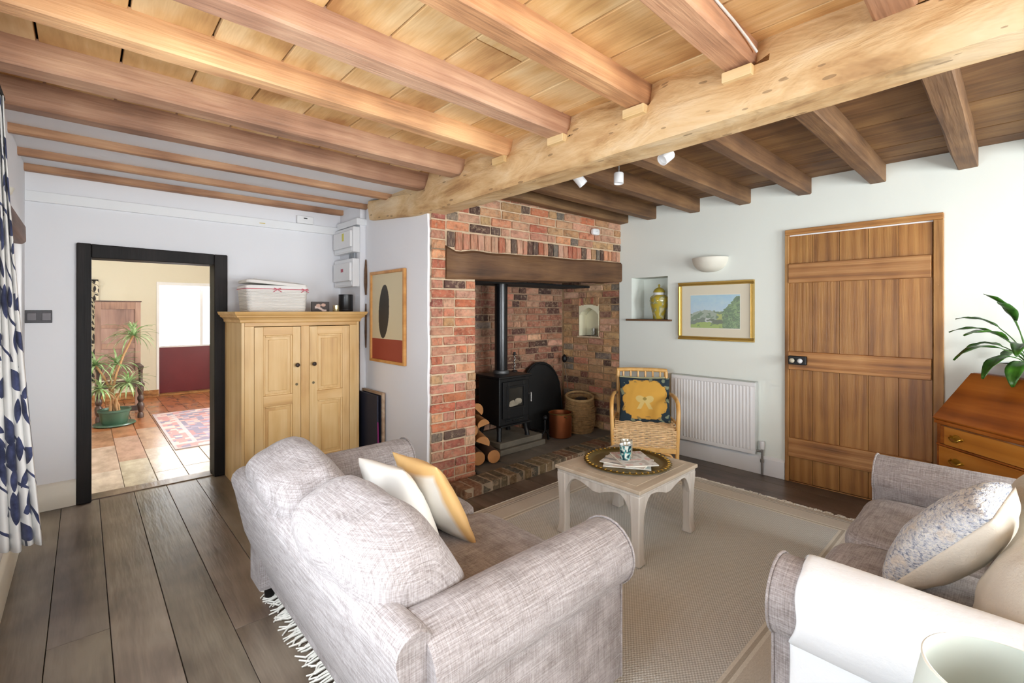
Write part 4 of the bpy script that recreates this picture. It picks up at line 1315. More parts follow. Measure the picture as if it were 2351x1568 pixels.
ph = thing('photo_frame', 'small dark photograph block standing on the pine cupboard', 'photograph', (1.515, 4.10, CT))
G().box(-.075, .075, -.01, .01, 0, .085).build('block', BLACK_PL, ph, bevel=.002)
g = G().grid(lambda u, v: ((u - .5) * .146, -.0106, .002 + v * .08), 40, 24)
def photo(u, v):
    if (u - .36) ** 2 * 1.6 + (v - .62) ** 2 < .03 or (u - .66) ** 2 * 1.6 + (v - .68) ** 2 < .03:
        return c(206, 168, 150)
    if abs(v - .25 - .2 * math.sin(u * 6)) < .13 and .15 < u < .85:
        return c(222, 200, 190)
    return c(66, 56, 52)
g.fc = [photo(i / 40, j / 24) for j in range(25) for i in range(41)]
g.build('picture', PRINT, ph)
cn = thing('tealight_holder', 'small silver and gold tealight holder beside the black canister', 'candle', (1.625, 4.03, CT))
G().lathe([(0, 0), (.026, 0), (.027, .003), (.027, .054), (.025, .055), (.024, .01), (0, .01)], 28, cap0=False, cap1=False).build('cup', plain('silvered', c(206, 196, 158), .22, .85), cn, smooth=40)
G().lathe([(0, .028), (.023, .028), (.023, .032), (0, .032)], 20, cap0=False, cap1=False).build('wax', PAPER, cn, smooth=40)
bc = thing('canister', 'black cylindrical speaker canister on the pine cupboard', 'canister', (1.742, 4.10, CT))
G().lathe([(0, 0), (.060, 0), (.062, .003), (.062, .150), (.059, .153), (0, .153)], 40, cap0=False, cap1=False).build('body', BLACK_PL, bc, smooth=40)
G().lathe([(.0625, .012), (.0635, .013), (.0635, .016), (.0625, .017)], 40, cap0=False, cap1=False).build('base_ring', PEWTER, bc, smooth=40)
# pictures stored in the gap beside the cupboard
pg = thing('stored_frame', 'framed picture stood on edge between cupboard and corner wall', 'picture frame', (1.865, 3.80, 0))
G().box(-.012, .012, -.18, .20, 0, .66).build('frame', wood('stored_frame_wood', c(120, 92, 70), c(170, 140, 112), c(200, 176, 150)), pg, bevel=.003)
G().box(-.016, -.0125, -.16, .18, .02, .64).build('backing_board', NAVY, pg)
pg = thing('portfolio', 'dark navy portfolio with magenta edge squeezed beside the cupboard', 'portfolio', (1.822, 3.84, 0))
G().box(-.008, .008, -.2, .2, 0, .64).build('board', NAVY, pg, bevel=.002)
G().prism([(-.2, .0), (-.206, .0), (-.215, .15), (-.207, .36), (-.2, .42)], 'x', -.006, .007).build('edge_cloth', MAGENTA, pg, bevel=.002)

# ---- fuse boxes on the corner wall (faces -x)
def fusebox(label, y0, y1, z0, z1, depth, sticker):
    f = thing('fuse_box', label, 'fuse box', (1.84, (y0 + y1) / 2, z0), group='fuse boxes')
    hw, h = (y1 - y0) / 2, z1 - z0
    G().box(-depth * .75, 0, -hw, hw, 0, h).build('case', WHITE_PL, f, bevel=.006)
    G().box(-depth, -depth * .72, -hw + .02, hw - .03, h * .2, h * .86).build('cover', WHITE_PL, f, bevel=.008)
    G().box(-depth * .8, -depth * .74, -hw + .02, hw - .03, h * .06, h * .17).build('label_strip', PAINT, f)
    a, b2, z2, z3, m = sticker
    G().box(-depth - .0015, -depth + .001, a, b2, z2, z3).build('sticker', m, f)
    return f
fusebox('upper white fuse box with a yellow sticker in the corner', 3.99 + .03, 4.45, 1.885, 2.115, .085, (-.06, -.02, .11, .18, plain('yellow_sticker', c(222, 212, 90), .5)))
fusebox('lower white fuse box with a red label in the corner', 4.03, 4.45, 1.575, 1.83, .085, (-.05, .0, .135, .165, plain('red_sticker', c(186, 76, 96), .5)))
o = G().tube([(1.825, 4.10, 1.825), (1.825, 4.10, 1.89)], .012, 10)
for k_ in range(1, 4):
    o.tube([(1.825, 4.10 + k_ * .032, 1.825), (1.825, 4.10 + k_ * .032, 1.89)], .012, 10)
tag(o.build('conduit', GREY_PL, smooth=50), 'short grey conduit joining the two fuse boxes', 'conduit')
o = G().box(1.80, 1.90, 4.0, 4.45, 2.13, 2.19)
tag(o.build('trim_5', PAINT, bevel=.006), 'white casing above the upper fuse box', 'trim', kind='structure')
al = thing('junction_box', 'small white junction box above the pipe casing near the corner', 'junction box', (1.50, YA, 2.157))
G().box(-.07, .075, -.03, 0, 0, .07).build('case', WHITE_PL, al, bevel=.004)
G().box(-.012, .02, -.0315, -.029, .045, .053).build('slot', BLACK_PL, al)
o = G().box(1.12, 1.165, YA - .0295, YA - .0275, 2.112, 2.118)
tag(o.build('sticker', plain('yellow_tape', c(216, 190, 70), .5)), 'tiny yellow sticker on the white pipe casing', 'sticker')

# ---- poster (plain stand-in for a printed artwork) on the chimney side
po = thing('framed_poster', 'tall framed print in cream, black and red on the chimney side', 'picture', (1.893, 3.585, 1.305))
g = G()
W_, H_ = .288, .378
for s in (-1, 1):
    G().box(-.028, -.002, s * W_ - .012, s * W_ + .012, -H_ - .012, H_ + .012).build('frame_side', PINE_H, po, bevel=.003, color=(.98, .78, .56, 1))
    G().box(-.028, -.002, -W_ + .012, W_ - .012, s * H_ - .012, s * H_ + .012).build('frame_rail', PINE_H, po, bevel=.003, color=(.98, .78, .56, 1))
nx, ny = 130, 170
def poster(u, v):
    # u runs towards the viewer's right, generic tall dark form on cream over a red band
    d = ((u - .38 - .10 * (v - .5)) / .165) ** 2 + ((v - .56) / .31) ** 2
    if v < .245:
        return c(160, 70, 52)
    if d < 1:
        return c(62, 58, 52)
    return c(222, 208, 172)
g = G().grid(lambda u, v: (-.012, (W_ - .01) * (1 - 2 * u), (2 * v - 1) * (H_ - .01)), nx, ny)
g.fc = [poster(i / nx, j / ny) for j in range(ny + 1) for i in range(nx + 1)]
g.build('print', PRINT, po)

# ---- switch plate on doorway wall
sw = thing('light_switch', 'pewter double switch plate beside the black doorway', 'switch', (-.205, YA, 1.315))
G().box(-.09, .05, -.008, 0, -.043, .043).build('plate', PEWTER, sw, bevel=.003)
for dx in (-.07, -.0):
    G().box(dx - .0, dx + .045, -.012, -.007, -.026, .026).build('rocker', plain('dark_rocker', c(86, 82, 84), .35, .6), sw, bevel=.002)
ws = thing('wall_sconce', 'small cream wall light above the curtain by the lintel', 'wall light', (XL + .005, 3.16, 1.90))
G().lathe([(.0, -.032), (.02, -.026), (.038, -.004), (.046, .022), (.042, .022), (.0, -.02)], 24, cap0=False, cap1=False).build('bowl', OPAL, ws, smooth=50)

# ---- curtain
def curt(name, label, mat, fn, uvw, uvh, nu=120, nv=40):
    g = G().grid(fn, nu, nv)
    g.uv = [(i / nu * uvw, j / nv * uvh) for j in range(nv + 1) for i in range(nu + 1)]
    t = thing(name, label, 'curtain', (0, 0, 0))
    g.build('drape', mat, t, smooth=180, solid=.003)
    return t
def cf(u, v):
    # the curtain is drawn back and bunched beside the window, its pleats facing the room
    z = 0.345 + 1.90 * v
    env = 1 - v
    xp = -0.243 + 0.112 * env ** 1.25
    x0 = -0.279
    f = u ** (.9)
    x = x0 + (xp - x0) * f
    amp = .016 + .022 * env
    y = 2.86 + amp * math.sin(u * 2 * PI * 4.0 + .5 * math.sin(v * 5)) + .035 * env * (1 - u)
    x = min(xp, x + .012 * env * math.cos(u * 2 * PI * 4.0 + 1.0))
    return (max(x, -.282), y, z + (.025 * (u - .5) + .008 * math.sin(u * 11)) * env)
ct = curt('window_curtain', 'white curtain with navy blue leaves at the left edge', CURTAIN, cf, .55, 1.9)
G().tube([(-.255, 0.3, 2.256), (-.255, 2.93, 2.256)], .011, 10).build('curtain_pole', BLACKWOOD, ct, smooth=60)

# ---- things on the right wall
va = thing('ginger_jar', 'yellow and green lidded ginger jar in the white niche', 'vase', (XB + .07, 2.41, 1.272))
prof = [(.0, 0), (.052, 0), (.056, .006), (.06, .03), (.072, .09), (.086, .15), (.092, .185), (.088, .215), (.07, .236), (.054, .243)]
def refine(p, n):
    out = []
    for (a, b2), (d, e) in zip(p, p[1:]):
        for i in range(n):
            out.append((a + (d - a) * i / n, b2 + (e - b2) * i / n))
    return out + [p[-1]]
pr = refine(prof, 4)
g = G().lathe(pr, 56, cap0=False, cap1=False)
g.fc = []
for r_, z in pr:
    for i in range(56):
        a = i / 56 * 2 * PI
        n = noise.noise(Vector((math.cos(a) * 2.2, math.sin(a) * 2.2, z * 26)))
        g.fc.append(c(186, 164, 62) if n < .08 else c(150, 152, 106) if n < .3 else c(196, 190, 150))
g.build('body', GLAZE, va, smooth=60)
G().lathe([(.054, .243), (.056, .262), (.053, .268)], 40, cap0=False, cap1=False).build('neck', CERAMIC, va, smooth=60)
lidp = refine([(.056, .266), (.058, .272), (.053, .285), (.04, .302), (.022, .313), (.008, .318), (.006, .324), (.011, .332), (.010, .342), (.004, .35), (0, .351)], 2)
g = G().lathe(lidp, 40, cap0=False, cap1=False)
g.fc = [jit(c(176, 158, 60), .1) for _ in g.v]
g.build('lid', GLAZE, va, smooth=60)

pc = thing('framed_painting', 'gilt framed landscape watercolour with a wide cream mount', 'picture', (XB, 1.823, 1.354))
W_, H_ = .336, .264
for s in (-1, 1):
    G().prism([(-.03, 0), (-.03, .012), (-.018, .02), (-.022, .028), (-.006, .034), (0, .034), (0, 0)], 'y', -W_, W_).xf(Matrix.Translation((0, 0, s * (H_ - .0)))
        @ Matrix.Diagonal((1, 1, -s, 1))).build('frame_rail', GILT, pc)
    G().prism([(-.03, 0), (-.03, .012), (-.018, .02), (-.022, .028), (-.006, .034), (0, .034), (0, 0)], 'y', -H_ + .0335, H_ - .0335).xf(Matrix.Translation((0, s * W_, 0)) @ Matrix.Diagonal((1, -s, 1, 1)) @ Matrix.Rotation(-PI / 2, 4, 'X')).build('frame_side', GILT, pc)
G().box(-.010, -.002, -W_ + .01, W_ - .01, -H_ + .01, H_ - .01).build('mount', plain('cream_mount', c(226, 218, 196), .8), pc)
nx, ny = 200, 130
def scene_paint(u, v):
    k = scene_paint0(u, v)
    return tuple(x * .8 + .2 * y for x, y in zip(k[:3], (.78, .80, .74))) + (1,)
def scene_paint0(u, v):
    u += .02 * noise.noise(Vector((u * 24, v * 24, 7)))
    v += .03 * noise.noise(Vector((u * 18, v * 18, 11)))
    n = noise.noise(Vector((u * 7, v * 7, 3))) * .5 + noise.noise(Vector((u * 19, v * 19, 5))) * .3
    n2 = noise.noise(Vector((u * 30, v * 34, 2)))
    hill = .30 + .22 * u + .07 * math.sin(u * 7) + .05 * n
    tree_r = .48 + 1.5 * (u - .72) if u > .72 else -1
    if u > .66 + .05 * n and v < min(.95, .46 + 1.45 * (u - .70) + .16 * n + .12):
        return c(70, 112, 66) if n2 + n > 0 else (c(122, 158, 96) if n2 > -.3 else c(46, 76, 54))
    if v > hill + .12:
        k = (v - .4) / .6
        return c(186 - 24 * k + 24 * n, 208 - 4 * k + 14 * n, 224)
    if v > hill - .12:
        return c(94, 124, 92) if n > .05 else (c(150, 166, 150) if u < .55 else c(168, 180, 84))
    if v > hill - .24:
        return c(92, 112, 96) if u < .3 else (c(188, 196, 192) if n > .0 and u < .5 else c(74, 92, 66))
    return c(150, 178, 70) if n > -.12 else c(104, 136, 58)
g = G().grid(lambda u, v: (-.0115, .22 * (1 - 2 * u), (2 * v - 1) * .148), nx, ny)
g.v = [(x, y, z_ - .005) for x, y, z_ in g.v]
g.fc = [scene_paint(i / nx, j / ny) for j in range(ny + 1) for i in range(nx + 1)]
g.build('painting', PRINT, pc)
G().box(-.0105, -.0095, -.226, .226, -.159, .149).build('mount_bevel', PAPER, pc)

ul = thing('wall_uplighter', 'cream half-bowl uplighter above the gilt framed picture', 'wall light', (XB, 1.862, 1.70))
vs, fs = [], []
n_, m_ = 28, 12
def bowl(rad, zo):
    return [[(-rad * .9 * math.sin(PI * i / n_) * math.cos(math.pi / 2 * j / m_) ** .8 - .001, rad * math.cos(PI * i / n_) * math.cos(math.pi / 2 * j / m_) ** .8, zo - .128 * math.sin(math.pi / 2 * j / m_) * rad / .158) for i in range(n_ + 1)] for j in range(m_ + 1)]
for rad, zo in ((.158, .13), (.150, .13)):
    rows = bowl(rad, zo)
    g = G()
    for r_ in rows:
        g.v += r_
    w = n_ + 1
    g.f = [(j * w + i, j * w + i + 1, (j + 1) * w + i + 1, (j + 1) * w + i) for j in range(m_) for i in range(n_)]
    g.build('bowl' if rad > .155 else 'lining', OPAL, ul, smooth=70, fix=True)
G().box(-.03, -.001, -.05, .05, .02, .1).build('back_plate', PAINT, ul)

ra = thing('radiator', 'white panel radiator on the wall behind the wicker chair', 'radiator', (XB, 1.835, 0.165))
RW = .372
prof = []
n_r = 25
pitch = (2 * RW - .05) / n_r
prof.append((-RW, -.062))
for i in range(n_r):
    y = -RW + .025 + i * pitch
    prof += [(y, -.062), (y + pitch * .18, -.0655), (y + pitch * .55, -.0655), (y + pitch * .73, -.062)]
prof.append((RW, -.062))
prof += [(RW, -.050), (-RW, -.050)]
g = G()
secs = []
for z, k in ((.03, 0), (.045, 1), (.545, 1), (.56, 0)):
    secs.append([(-.062 + (p + .062) * k, y, z) for y, p in prof])
g.loft(secs)
g.build('front_panel', WHITE_PL, ra, smooth=25)
for z0, z1 in ((0, .03), (.56, .592)):
    G().box(-.063, -.05, -RW, RW, z0, z1).build('panel_edge', WHITE_PL, ra, bevel=.003)
G().box(-.05, -.012, -RW + .005, RW - .005, .02, .575).build('convector', plain('radiator_inner', c(206, 208, 204), .5), ra)
G().box(-.066, -.008, -RW - .003, RW + .003, .592, .600).build('top_grille', plain('grille_grey', c(186, 190, 184), .4), ra, bevel=.002)
for s in (-1, 1):
    G().box(-.06, -.01, s * RW - .003, s * RW + .003, .02, .592).build('end_panel', plain('rad_end', c(214, 216, 212), .4), ra, bevel=.002)
G().box(-.014, 0, .15, .19, .1, .5).box(-.014, 0, -.19, -.15, .1, .5).build('bracket', STEEL, ra)
vlv = G().tube([(-.035, -RW - .002, .03), (-.035, -RW - .045, .03)], .010, 10).tube([(-.035, -RW - .045, -.16), (-.035, -RW - .045, .05)], .0085, 10).build('pipe', STEEL, ra, smooth=50)
G().lathe([(.0, 0), (.016, 0), (.019, .01), (.019, .055), (.014, .066), (0, .067)], 18, (-.035, -RW - .045, .05), cap0=False, cap1=False).build('valve_head', WHITE_PL, vlv, smooth=50)
G().lathe([(.0, 0), (.014, 0), (.016, .008), (.016, .024), (.011, .03), (0, .03)], 8, (-.035, -RW - .045, -.06), cap0=False, cap1=False).build('nut', STEEL, vlv, smooth=20)

# ---- wicker chair
CHZ = AZ - PI / 2 - math.radians(13)
wc = thing('wicker_chair', 'cane and wicker armchair in front of the radiator', 'chair', (3.60, 2.21, 0.008), CHZ)
# local: x to the right, -y to the front
def cane(name, pts, r, parent=wc, mat=None, n=8):
    return G().tube(pts, r, n).build(name, mat or RATTAN, parent, smooth=60)
for s in (-1, 1):
    cane('leg', [(s * .25, -.24, 0), (s * .255, -.245, .2), (s * .262, -.24, .40), (s * .266, -.235, .52), (s * .266, -.20, .585), (s * .262, -.10, .607), (s * .25, .06, .61), (s * .228, .17, .60)], .017)
    cane('leg', [(s * .215, .20, 0), (s * .205, .21, .3), (s * .212, .235, .55), (s * .215, .27, .795)], .017)
    cane('arm_brace', [(s * .262, -.225, .42), (s * .255, .0, .40), (s * .225, .19, .40)], .012)
    cane('curved_brace', [(s * .25, -.235, .06), (s * .238, -.24, .12), (s * .20, -.245, .17), (s * .13, -.245, .188)], .011)
cane('top_rail', [(-.225, .27, .795), (-.1, .282, .80), (.1, .282, .80), (.225, .27, .795)], .019)
cane('back_rail', [(-.212, .25, .66), (0, .262, .66), (.212, .25, .66)], .014)
cane('back_rail', [(-.208, .225, .45), (0, .235, .45), (.208, .225, .45)], .014)
for i in range(6):
    x = -.165 + i * .066
    cane('back_spindle', [(x, .258, .66), (x, .276, .79)], .009, n=6)
for i in range(8):
    x = -.165 + i * .047
    cane('back_cane', [(x, .232, .45), (x, .258, .66)], .008, n=6)
G().box(-.252, .252, -.258, -.246, .186, .226).build('front_band', RATTAN, wc, bevel=.004)
seat = G().box(-.232, .232, -.225, .20, .352, .372).build('seat', WICKER, wc, bevel=.01)
for row in range(10):
    z = .232 + row * .0148
    pts = []
    n = 24
    for i in range(n + 1):
        x = -.25 + .5 * i / n
        pts.append((x, -.252 + .006 * (1 if (i // 2 + row) % 2 else -1), z))
    G().tube(pts, .0075, 6).build('weave_strand', WICKER, wc, smooth=60)
    for s in (-1, 1):
        pts = [(s * (.252 + .006 * (1 if (i // 2 + row) % 2 else -1)), -.25 + .46 * i / 20, z) for i in range(21)]
        if s < 0 or row % 2 == 0 or True:
            G().tube(pts, .0075, 5).build('weave_strand', WICKER, wc, smooth=60)
for row in range(12):
    y = -.225 + row * .036
    pts = [(-.24 + .48 * i / 20, y, .376 + .004 * (1 if (i // 2 + row) % 2 else -1)) for i in range(21)]
    G().tube(pts, .012, 5).build('weave_strand', WICKER, wc, smooth=60)
for i in range(9):
    x = -.225 + .45 * i / 8
    G().tube([(x, -.252, .222), (x, -.252, .378)], .005, 5).build('weave_stake', WICKER, wc, smooth=60)
# cushion on the chair
def emb(u, v):
    r2 = max(abs(u), abs(v))
    n = noise.noise(Vector((u * 6, v * 6, 1)))
    corner = abs(u) * abs(v)
    edge = .88 + .04 * math.sin(u * 13) * math.cos(v * 13)
    bow = False
    for s in (-1, 1):
        p, q = (u - s * .17), v + .02
        pr_, qr = p * math.cos(s * .5) + q * math.sin(s * .5), -p * math.sin(s * .5) + q * math.cos(s * .5)
        if (pr_ / .2) ** 2 + (qr / .15) ** 2 < 1:
            bow = True
        p, q = (u - s * .13), v + .24
        if abs(p - s * (-.24 - v) * .5) < .085 and -.46 < v < -.1:
            bow = True
    if u * u + v * v < .006:
        return c(150, 128, 64)
    if bow:
        return c(206, 180, 112)
    if r2 > edge or corner > .44 + .12 * n:
        if n > .25:
            return c(126, 136, 112)
        return c(32, 48, 58)
    if r2 > edge - .08 and n > .1:
        return c(150, 120, 66)
    return c(206, 156, 66)
put_pillow('embroidered_cushion', 'mustard and navy embroidered bow cushion on the wicker chair', pillow(.218, .20, .055, 90, .05, .004, 4, front=emb, back=lambda u, v: c(182, 176, 136)), PRINT_CLOTH, (3.63, 2.215, .572), CHZ, math.radians(-20), sub=0)
put_pillow('plain_cushion', 'sage green cushion behind the embroidered one on the wicker chair', pillow(.21, .19, .04, 16, .05, .004, 7), plain('sage_cloth', c(186, 184, 146), .9, 0, .2, 120), (3.69, 2.275, .59), CHZ, math.radians(-18), sub=1)

# ================================================================== FIREPLACE
slab = thing('stone_plinth', 'two stacked stone slabs under the wood stove', 'stone slab', (0, 0, .069))
G().box(2.70, 3.28, 3.075, 3.55, 0, .05).build('lower_slab', STONE, slab, bevel=.008)
G().box(2.72, 3.26, 3.10, 3.54, .05, .105).build('upper_slab', STONE, slab, bevel=.010)
SZ = .069 + .105
st = thing('wood_stove', 'black cast iron wood burning stove with a flue pipe in the fireplace', 'stove', (2.94, 3.30, SZ))
hw, hd = .19, .15
for sx in (-1, 1):
    for sy in (-1, 1):
        secs = []
        for z, o_, r_ in ((0, .0, .024), (.02, .0, .022), (.08, -.012, .022), (.14, -.02, .03)):
            cx, cy = sx * (hw - .012 + o_), sy * (hd - .015 + o_)
            secs.append([(cx + r_ * math.cos(k * PI / 4), cy + r_ * math.sin(k * PI / 4), z) for k in range(8)])
        G().loft(secs).build('leg', IRON, st, smooth=50)
G().box(-hw, hw, -hd, hd, .135, .565).build('body', IRON, st, bevel=.010)
G().box(-hw - .02, hw + .02, -hd - .025, hd + .01, .562, .585).build('top_plate', IRON, st, bevel=.008)
G().box(-hw - .005, hw + .005, -hd - .03, -hd + .02, .128, .142).build('ash_lip', IRON, st, bevel=.004)
g = wall(G(), 'y', -hd - .022, -hd, -hw + .03, hw - .03, .20, .535, [(-.095, .095, .30, .475)])
dr = g.build('stove_door', IRON, st, bevel=.005)
wall(G(), 'y', -hd - .030, -hd - .022, -.115, .115, .28, .495, [(-.095, .095, .30, .475)]).build('window_rim', IRON, dr, bevel=.003)
G().box(-.094, .094, -hd - .012, -hd - .009, .301, .474).build('window_glass', STOVEGLASS, dr)
for lx, lz, lw, lh, ly in ((-.02, .322, .068, .018, -.0150), (.035, .345, .045, .026, -.0148), (-.045, .338, .035, .020, -.0146)):
    squircle(lw, .0022, lh, 2.6, 5, .002, lx * 50).xf(Matrix.Translation((lx, -hd + ly, lz)) @ Matrix.Rotation(lx * 4, 4, 'Y')).build('pale_log', EMBER, dr, smooth=180)
G().tube([(hw - .025, -hd - .012, .40), (hw - .022, -hd - .045, .40)], .006, 8).tube([(hw - .022, -hd - .047, .415), (hw - .022, -hd - .047, .33)], .009, 10).build('door_handle', STEEL, st, smooth=50)
for z in (.165, .18):
    G().box(-.12, .12, -hd - .012, -hd - .0, z, z + .006).build('air_vent', IRON_M, st, bevel=.001)
G().box(-.035, .02, -hd - .02, -hd, .166, .182).build('vent_slide', IRON, st, bevel=.003)
fl_ = G().tube([(-.0, .04, .585), (-.0, .04, 1.612 - SZ)], .062, 28).build('flue_pipe', plain('flue_black', c(26, 26, 28), .25, .2), st, smooth=50)
G().lathe([(.074, 0), (.078, .008), (.072, .03), (.063, .034)], 28, (0, .04, .583)).build('flue_collar', plain('flue_collar_grey', c(92, 92, 92), .5, .5), fl_, smooth=50)
tl = thing('candlestick', 'black twisted iron candlestick on the back of the stove', 'candlestick', (3.135, 3.36, SZ + .586))
G().tube([(.006 * math.cos(i * .9), .006 * math.sin(i * .9), .012 + i * .0085) for i in range(18)], .007, 7).build('twisted_stem', STEEL, tl, smooth=60)
G().lathe([(.03, 0), (.03, .005), (.012, .014)], 18).build('foot', IRON, tl, smooth=40)
G().lathe([(.008, .158), (.022, .166), (.022, .17), (.012, .172), (.012, .19)], 18).build('cup', IRON, tl, smooth=40)

fb = thing('fireback', 'arched black iron fireback leaning against the fireplace wall', 'fireback', (3.70, 3.45, .07), 0)
pts = [(-.275, 0), (.275, 0), (.275, .46)]
for i in range(1, 16):
    a = PI * i / 16
    pts.append((.275 * math.cos(a), .46 + .275 * math.sin(a)))
pts.append((-.275, .46))
R_ = Matrix.Rotation(math.radians(-9), 4, 'X')
G().prism(pts, 'y', -.012, .012).xf(R_).build('plate', IRON_M, fb, bevel=.004)
rim = [(x * .96, -.014, max(.015, z * .97)) for x, z in pts]
G().tube(rim, .010, 6, closed=True).xf(R_).build('rim', IRON_M, fb, smooth=60)
an = thing('fire_dog', 'small dark iron fire dog on the floor beside the stove', 'fire iron', (3.37, 3.20, .07))
G().tube([(-.05, -.03, 0), (-.045, -.03, .06), (0, -.03, .10), (.045, -.03, .06), (.05, -.03, 0)], .011, 8).build('feet', IRON, an, smooth=60)
G().tube([(0, -.03, .095), (0, -.03, .19), (0, -.035, .21)], [.010, .012, .007], 8).build('upright', IRON, an, smooth=60)
G().lathe([(0, 0), (.018, .008), (.024, .025), (.018, .042), (0, .05)], 16, (0, -.033, .20), cap0=False, cap1=False).build('finial', IRON, an, smooth=60)
G().tube([(0, -.03, .085), (0, .06, .08), (0, .16, .075), (0, .17, 0)], .010, 8).build('log_bar', IRON, an, smooth=60)
pk = thing('fire_poker', 'long handled fire tool leaning in the fireplace corner', 'fire iron', (4.02, 3.36, .07))
G().tube([(0, 0, 0), (.025, .08, .36), (.045, .155, .70)], .006, 8).build('shaft', plain('poker_iron', c(110, 92, 74), .45, .6), pk, smooth=60)
G().lathe([(0, 0), (.02, .012), (.03, .04), (.028, .07), (.012, .09), (.0, .10)], 16, (.045, .157, .69), cap0=False, cap1=False).build('handle', IRON, pk, smooth=60)

cb = thing('copper_bucket', 'copper coal bucket standing beside the wicker basket', 'bucket', (3.60, 3.17, .07))
G().lathe([(0, 0), (.105, 0), (.112, .006), (.116, .10), (.118, .235), (.1215, .238), (.1215, .246), (.114, .247), (.112, .02), (0, .015)], 44, cap0=False, cap1=False).build('pail', COPPER, cb, smooth=40)
G().tube([(.121 * math.cos(a), .121 * math.sin(a), .243) for a in [2 * PI * i / 40 for i in range(40)]], .0055, 6, closed=True).build('rim', BRASS_OLD, cb, smooth=60)
for sg in (-1, 1):
    G().tube([(sg * .05 - .02, -.112, .225), (sg * .05, -.128, .215), (sg * .05 + .02, -.112, .225)], .005, 6).build('lug', BRASS_OLD, cb, smooth=60)
wb_ = thing('log_basket', 'round woven seagrass log basket by the brick side wall', 'basket', (3.905, 3.165, .07))
fnw = lambda z: .135 + .018 * math.sin(min(1, z / .3) * PI) + .02 * z
G().lathe([(0, .005), (fnw(0) - .012, .005)] + [(fnw(z) - .008, z) for z in (.05, .1, .2, .3, .35)], 36, cap0=False, cap1=False).build('body', SEAGRASS, wb_, smooth=50)
for i in range(21):
    z = .012 + i * .017
    a0 = random.random() * 6
    pts = []
    for k in range(36):
        a = 2 * PI * k / 36
        pts.append(((fnw(z) + .002 * math.sin(a * 9 + a0)) * math.cos(a), (fnw(z) + .002 * math.sin(a * 9 + a0)) * math.sin(a), z + .004 * math.sin(a * 2 + a0) - (.02 * math.cos(a - 3.97) if i > 15 else 0)))
    G().tube(pts, .0095, 6, closed=True).build('coil', SEAGRASS, wb_, smooth=60, color=jit(W1, .1))
G().tube([(fnw(.36) * math.cos(a), fnw(.36) * math.sin(a), (.372 - .026 * math.cos(a - 3.97))) for a in [2 * PI * i / 36 for i in range(36)]], .013, 7, closed=True).build('rim', plain('pale_seagrass', c(190, 156, 108), .8, 0, .5, 150, .2), wb_, smooth=60)
q = squircle(.075, .06, .05, 2.6, 4)
q.xf(Matrix.Translation((.02, .0, .315)))
tag(q.build('coal_sack', BLACK_PL, smooth=180, loc=(3.905, 3.165, .07)), 'crumpled black bag inside the seagrass basket', 'bag')

# logs stacked between the pillar and the stove
def log(label, loc, L, r, yaw, pitch, split=False, roll=0.0):
    t = thing('firewood_log', label, 'log', loc, yaw, 'split logs beside the stove')
    n = 16
    k_ = 10 if split else n
    prof = [(r * (1 + .08 * noise.noise(Vector((i * .9, loc[0] * 9, loc[2] * 9)))) * math.cos((PI if split else 2 * PI) * i / (k_ - 1 if split else k_) + roll), r * math.sin((PI if split else 2 * PI) * i / (k_ - 1 if split else k_) + roll)) for i in range(k_)]
    Rm = Matrix.Rotation(pitch, 4, 'Y')
    G().prism(prof, 'x', -L / 2, L / 2).xf(Rm).build('log_body', BARK if not split else LOGWOOD, t, smooth=40)
    sm = [(p * .94, q_ * .94) for p, q_ in prof]
    G().prism(sm, 'x', -L / 2 - .002, L / 2 + .002).xf(Rm).build('cut_face', LOGWOOD, t)
LB = (2.50, 3.12)
log('lowest front log lying end on beside the brick pillar', (2.585, 3.10, .069 + .060), .26, .058, math.radians(70), 0)
log('lowest log nearest the stone slabs under the stove', (2.455, 3.15, .069 + .062), .28, .060, math.radians(70), 0)
log('split log resting on the two lowest logs', (2.530, 3.17, .069 + .165), .27, .062, math.radians(66), 0, True, .4)
log('rounded log higher in the pile beside the stove', (2.455, 3.25, .069 + .27), .26, .058, math.radians(75), 0)
log('split wedge on top of the log pile', (2.575, 3.22, .069 + .30), .26, .055, math.radians(70), 0, True, -.3)
log('topmost split log leaning towards the brick pillar', (2.495, 3.24, .069 + .42), .24, .06, math.radians(80), .12, True, .8)
gl = thing('glass_tumbler', 'clear glass tumbler standing in the arched brick niche', 'glass', (XB + .05, 3.20, NZ0))
G().lathe([(0, 0), (.028, 0), (.031, .003), (.034, .085), (.032, .085), (.029, .008), (0, .008)], 28, cap0=False, cap1=False).build('bowl', GLASS, gl, smooth=40)

# ================================================================== BUREAU, PLANT, LAMP
dv, rv = Vector((math.cos(AZ), math.sin(AZ), 0)), Vector((math.sin(AZ), -math.cos(AZ), 0))
corner = dv * 2.80 + rv * 2.559
bu = thing('writing_bureau', 'polished brown writing bureau with sloping fall front and brass handles', 'bureau', (corner.x, corner.y, 0), AZ + PI)
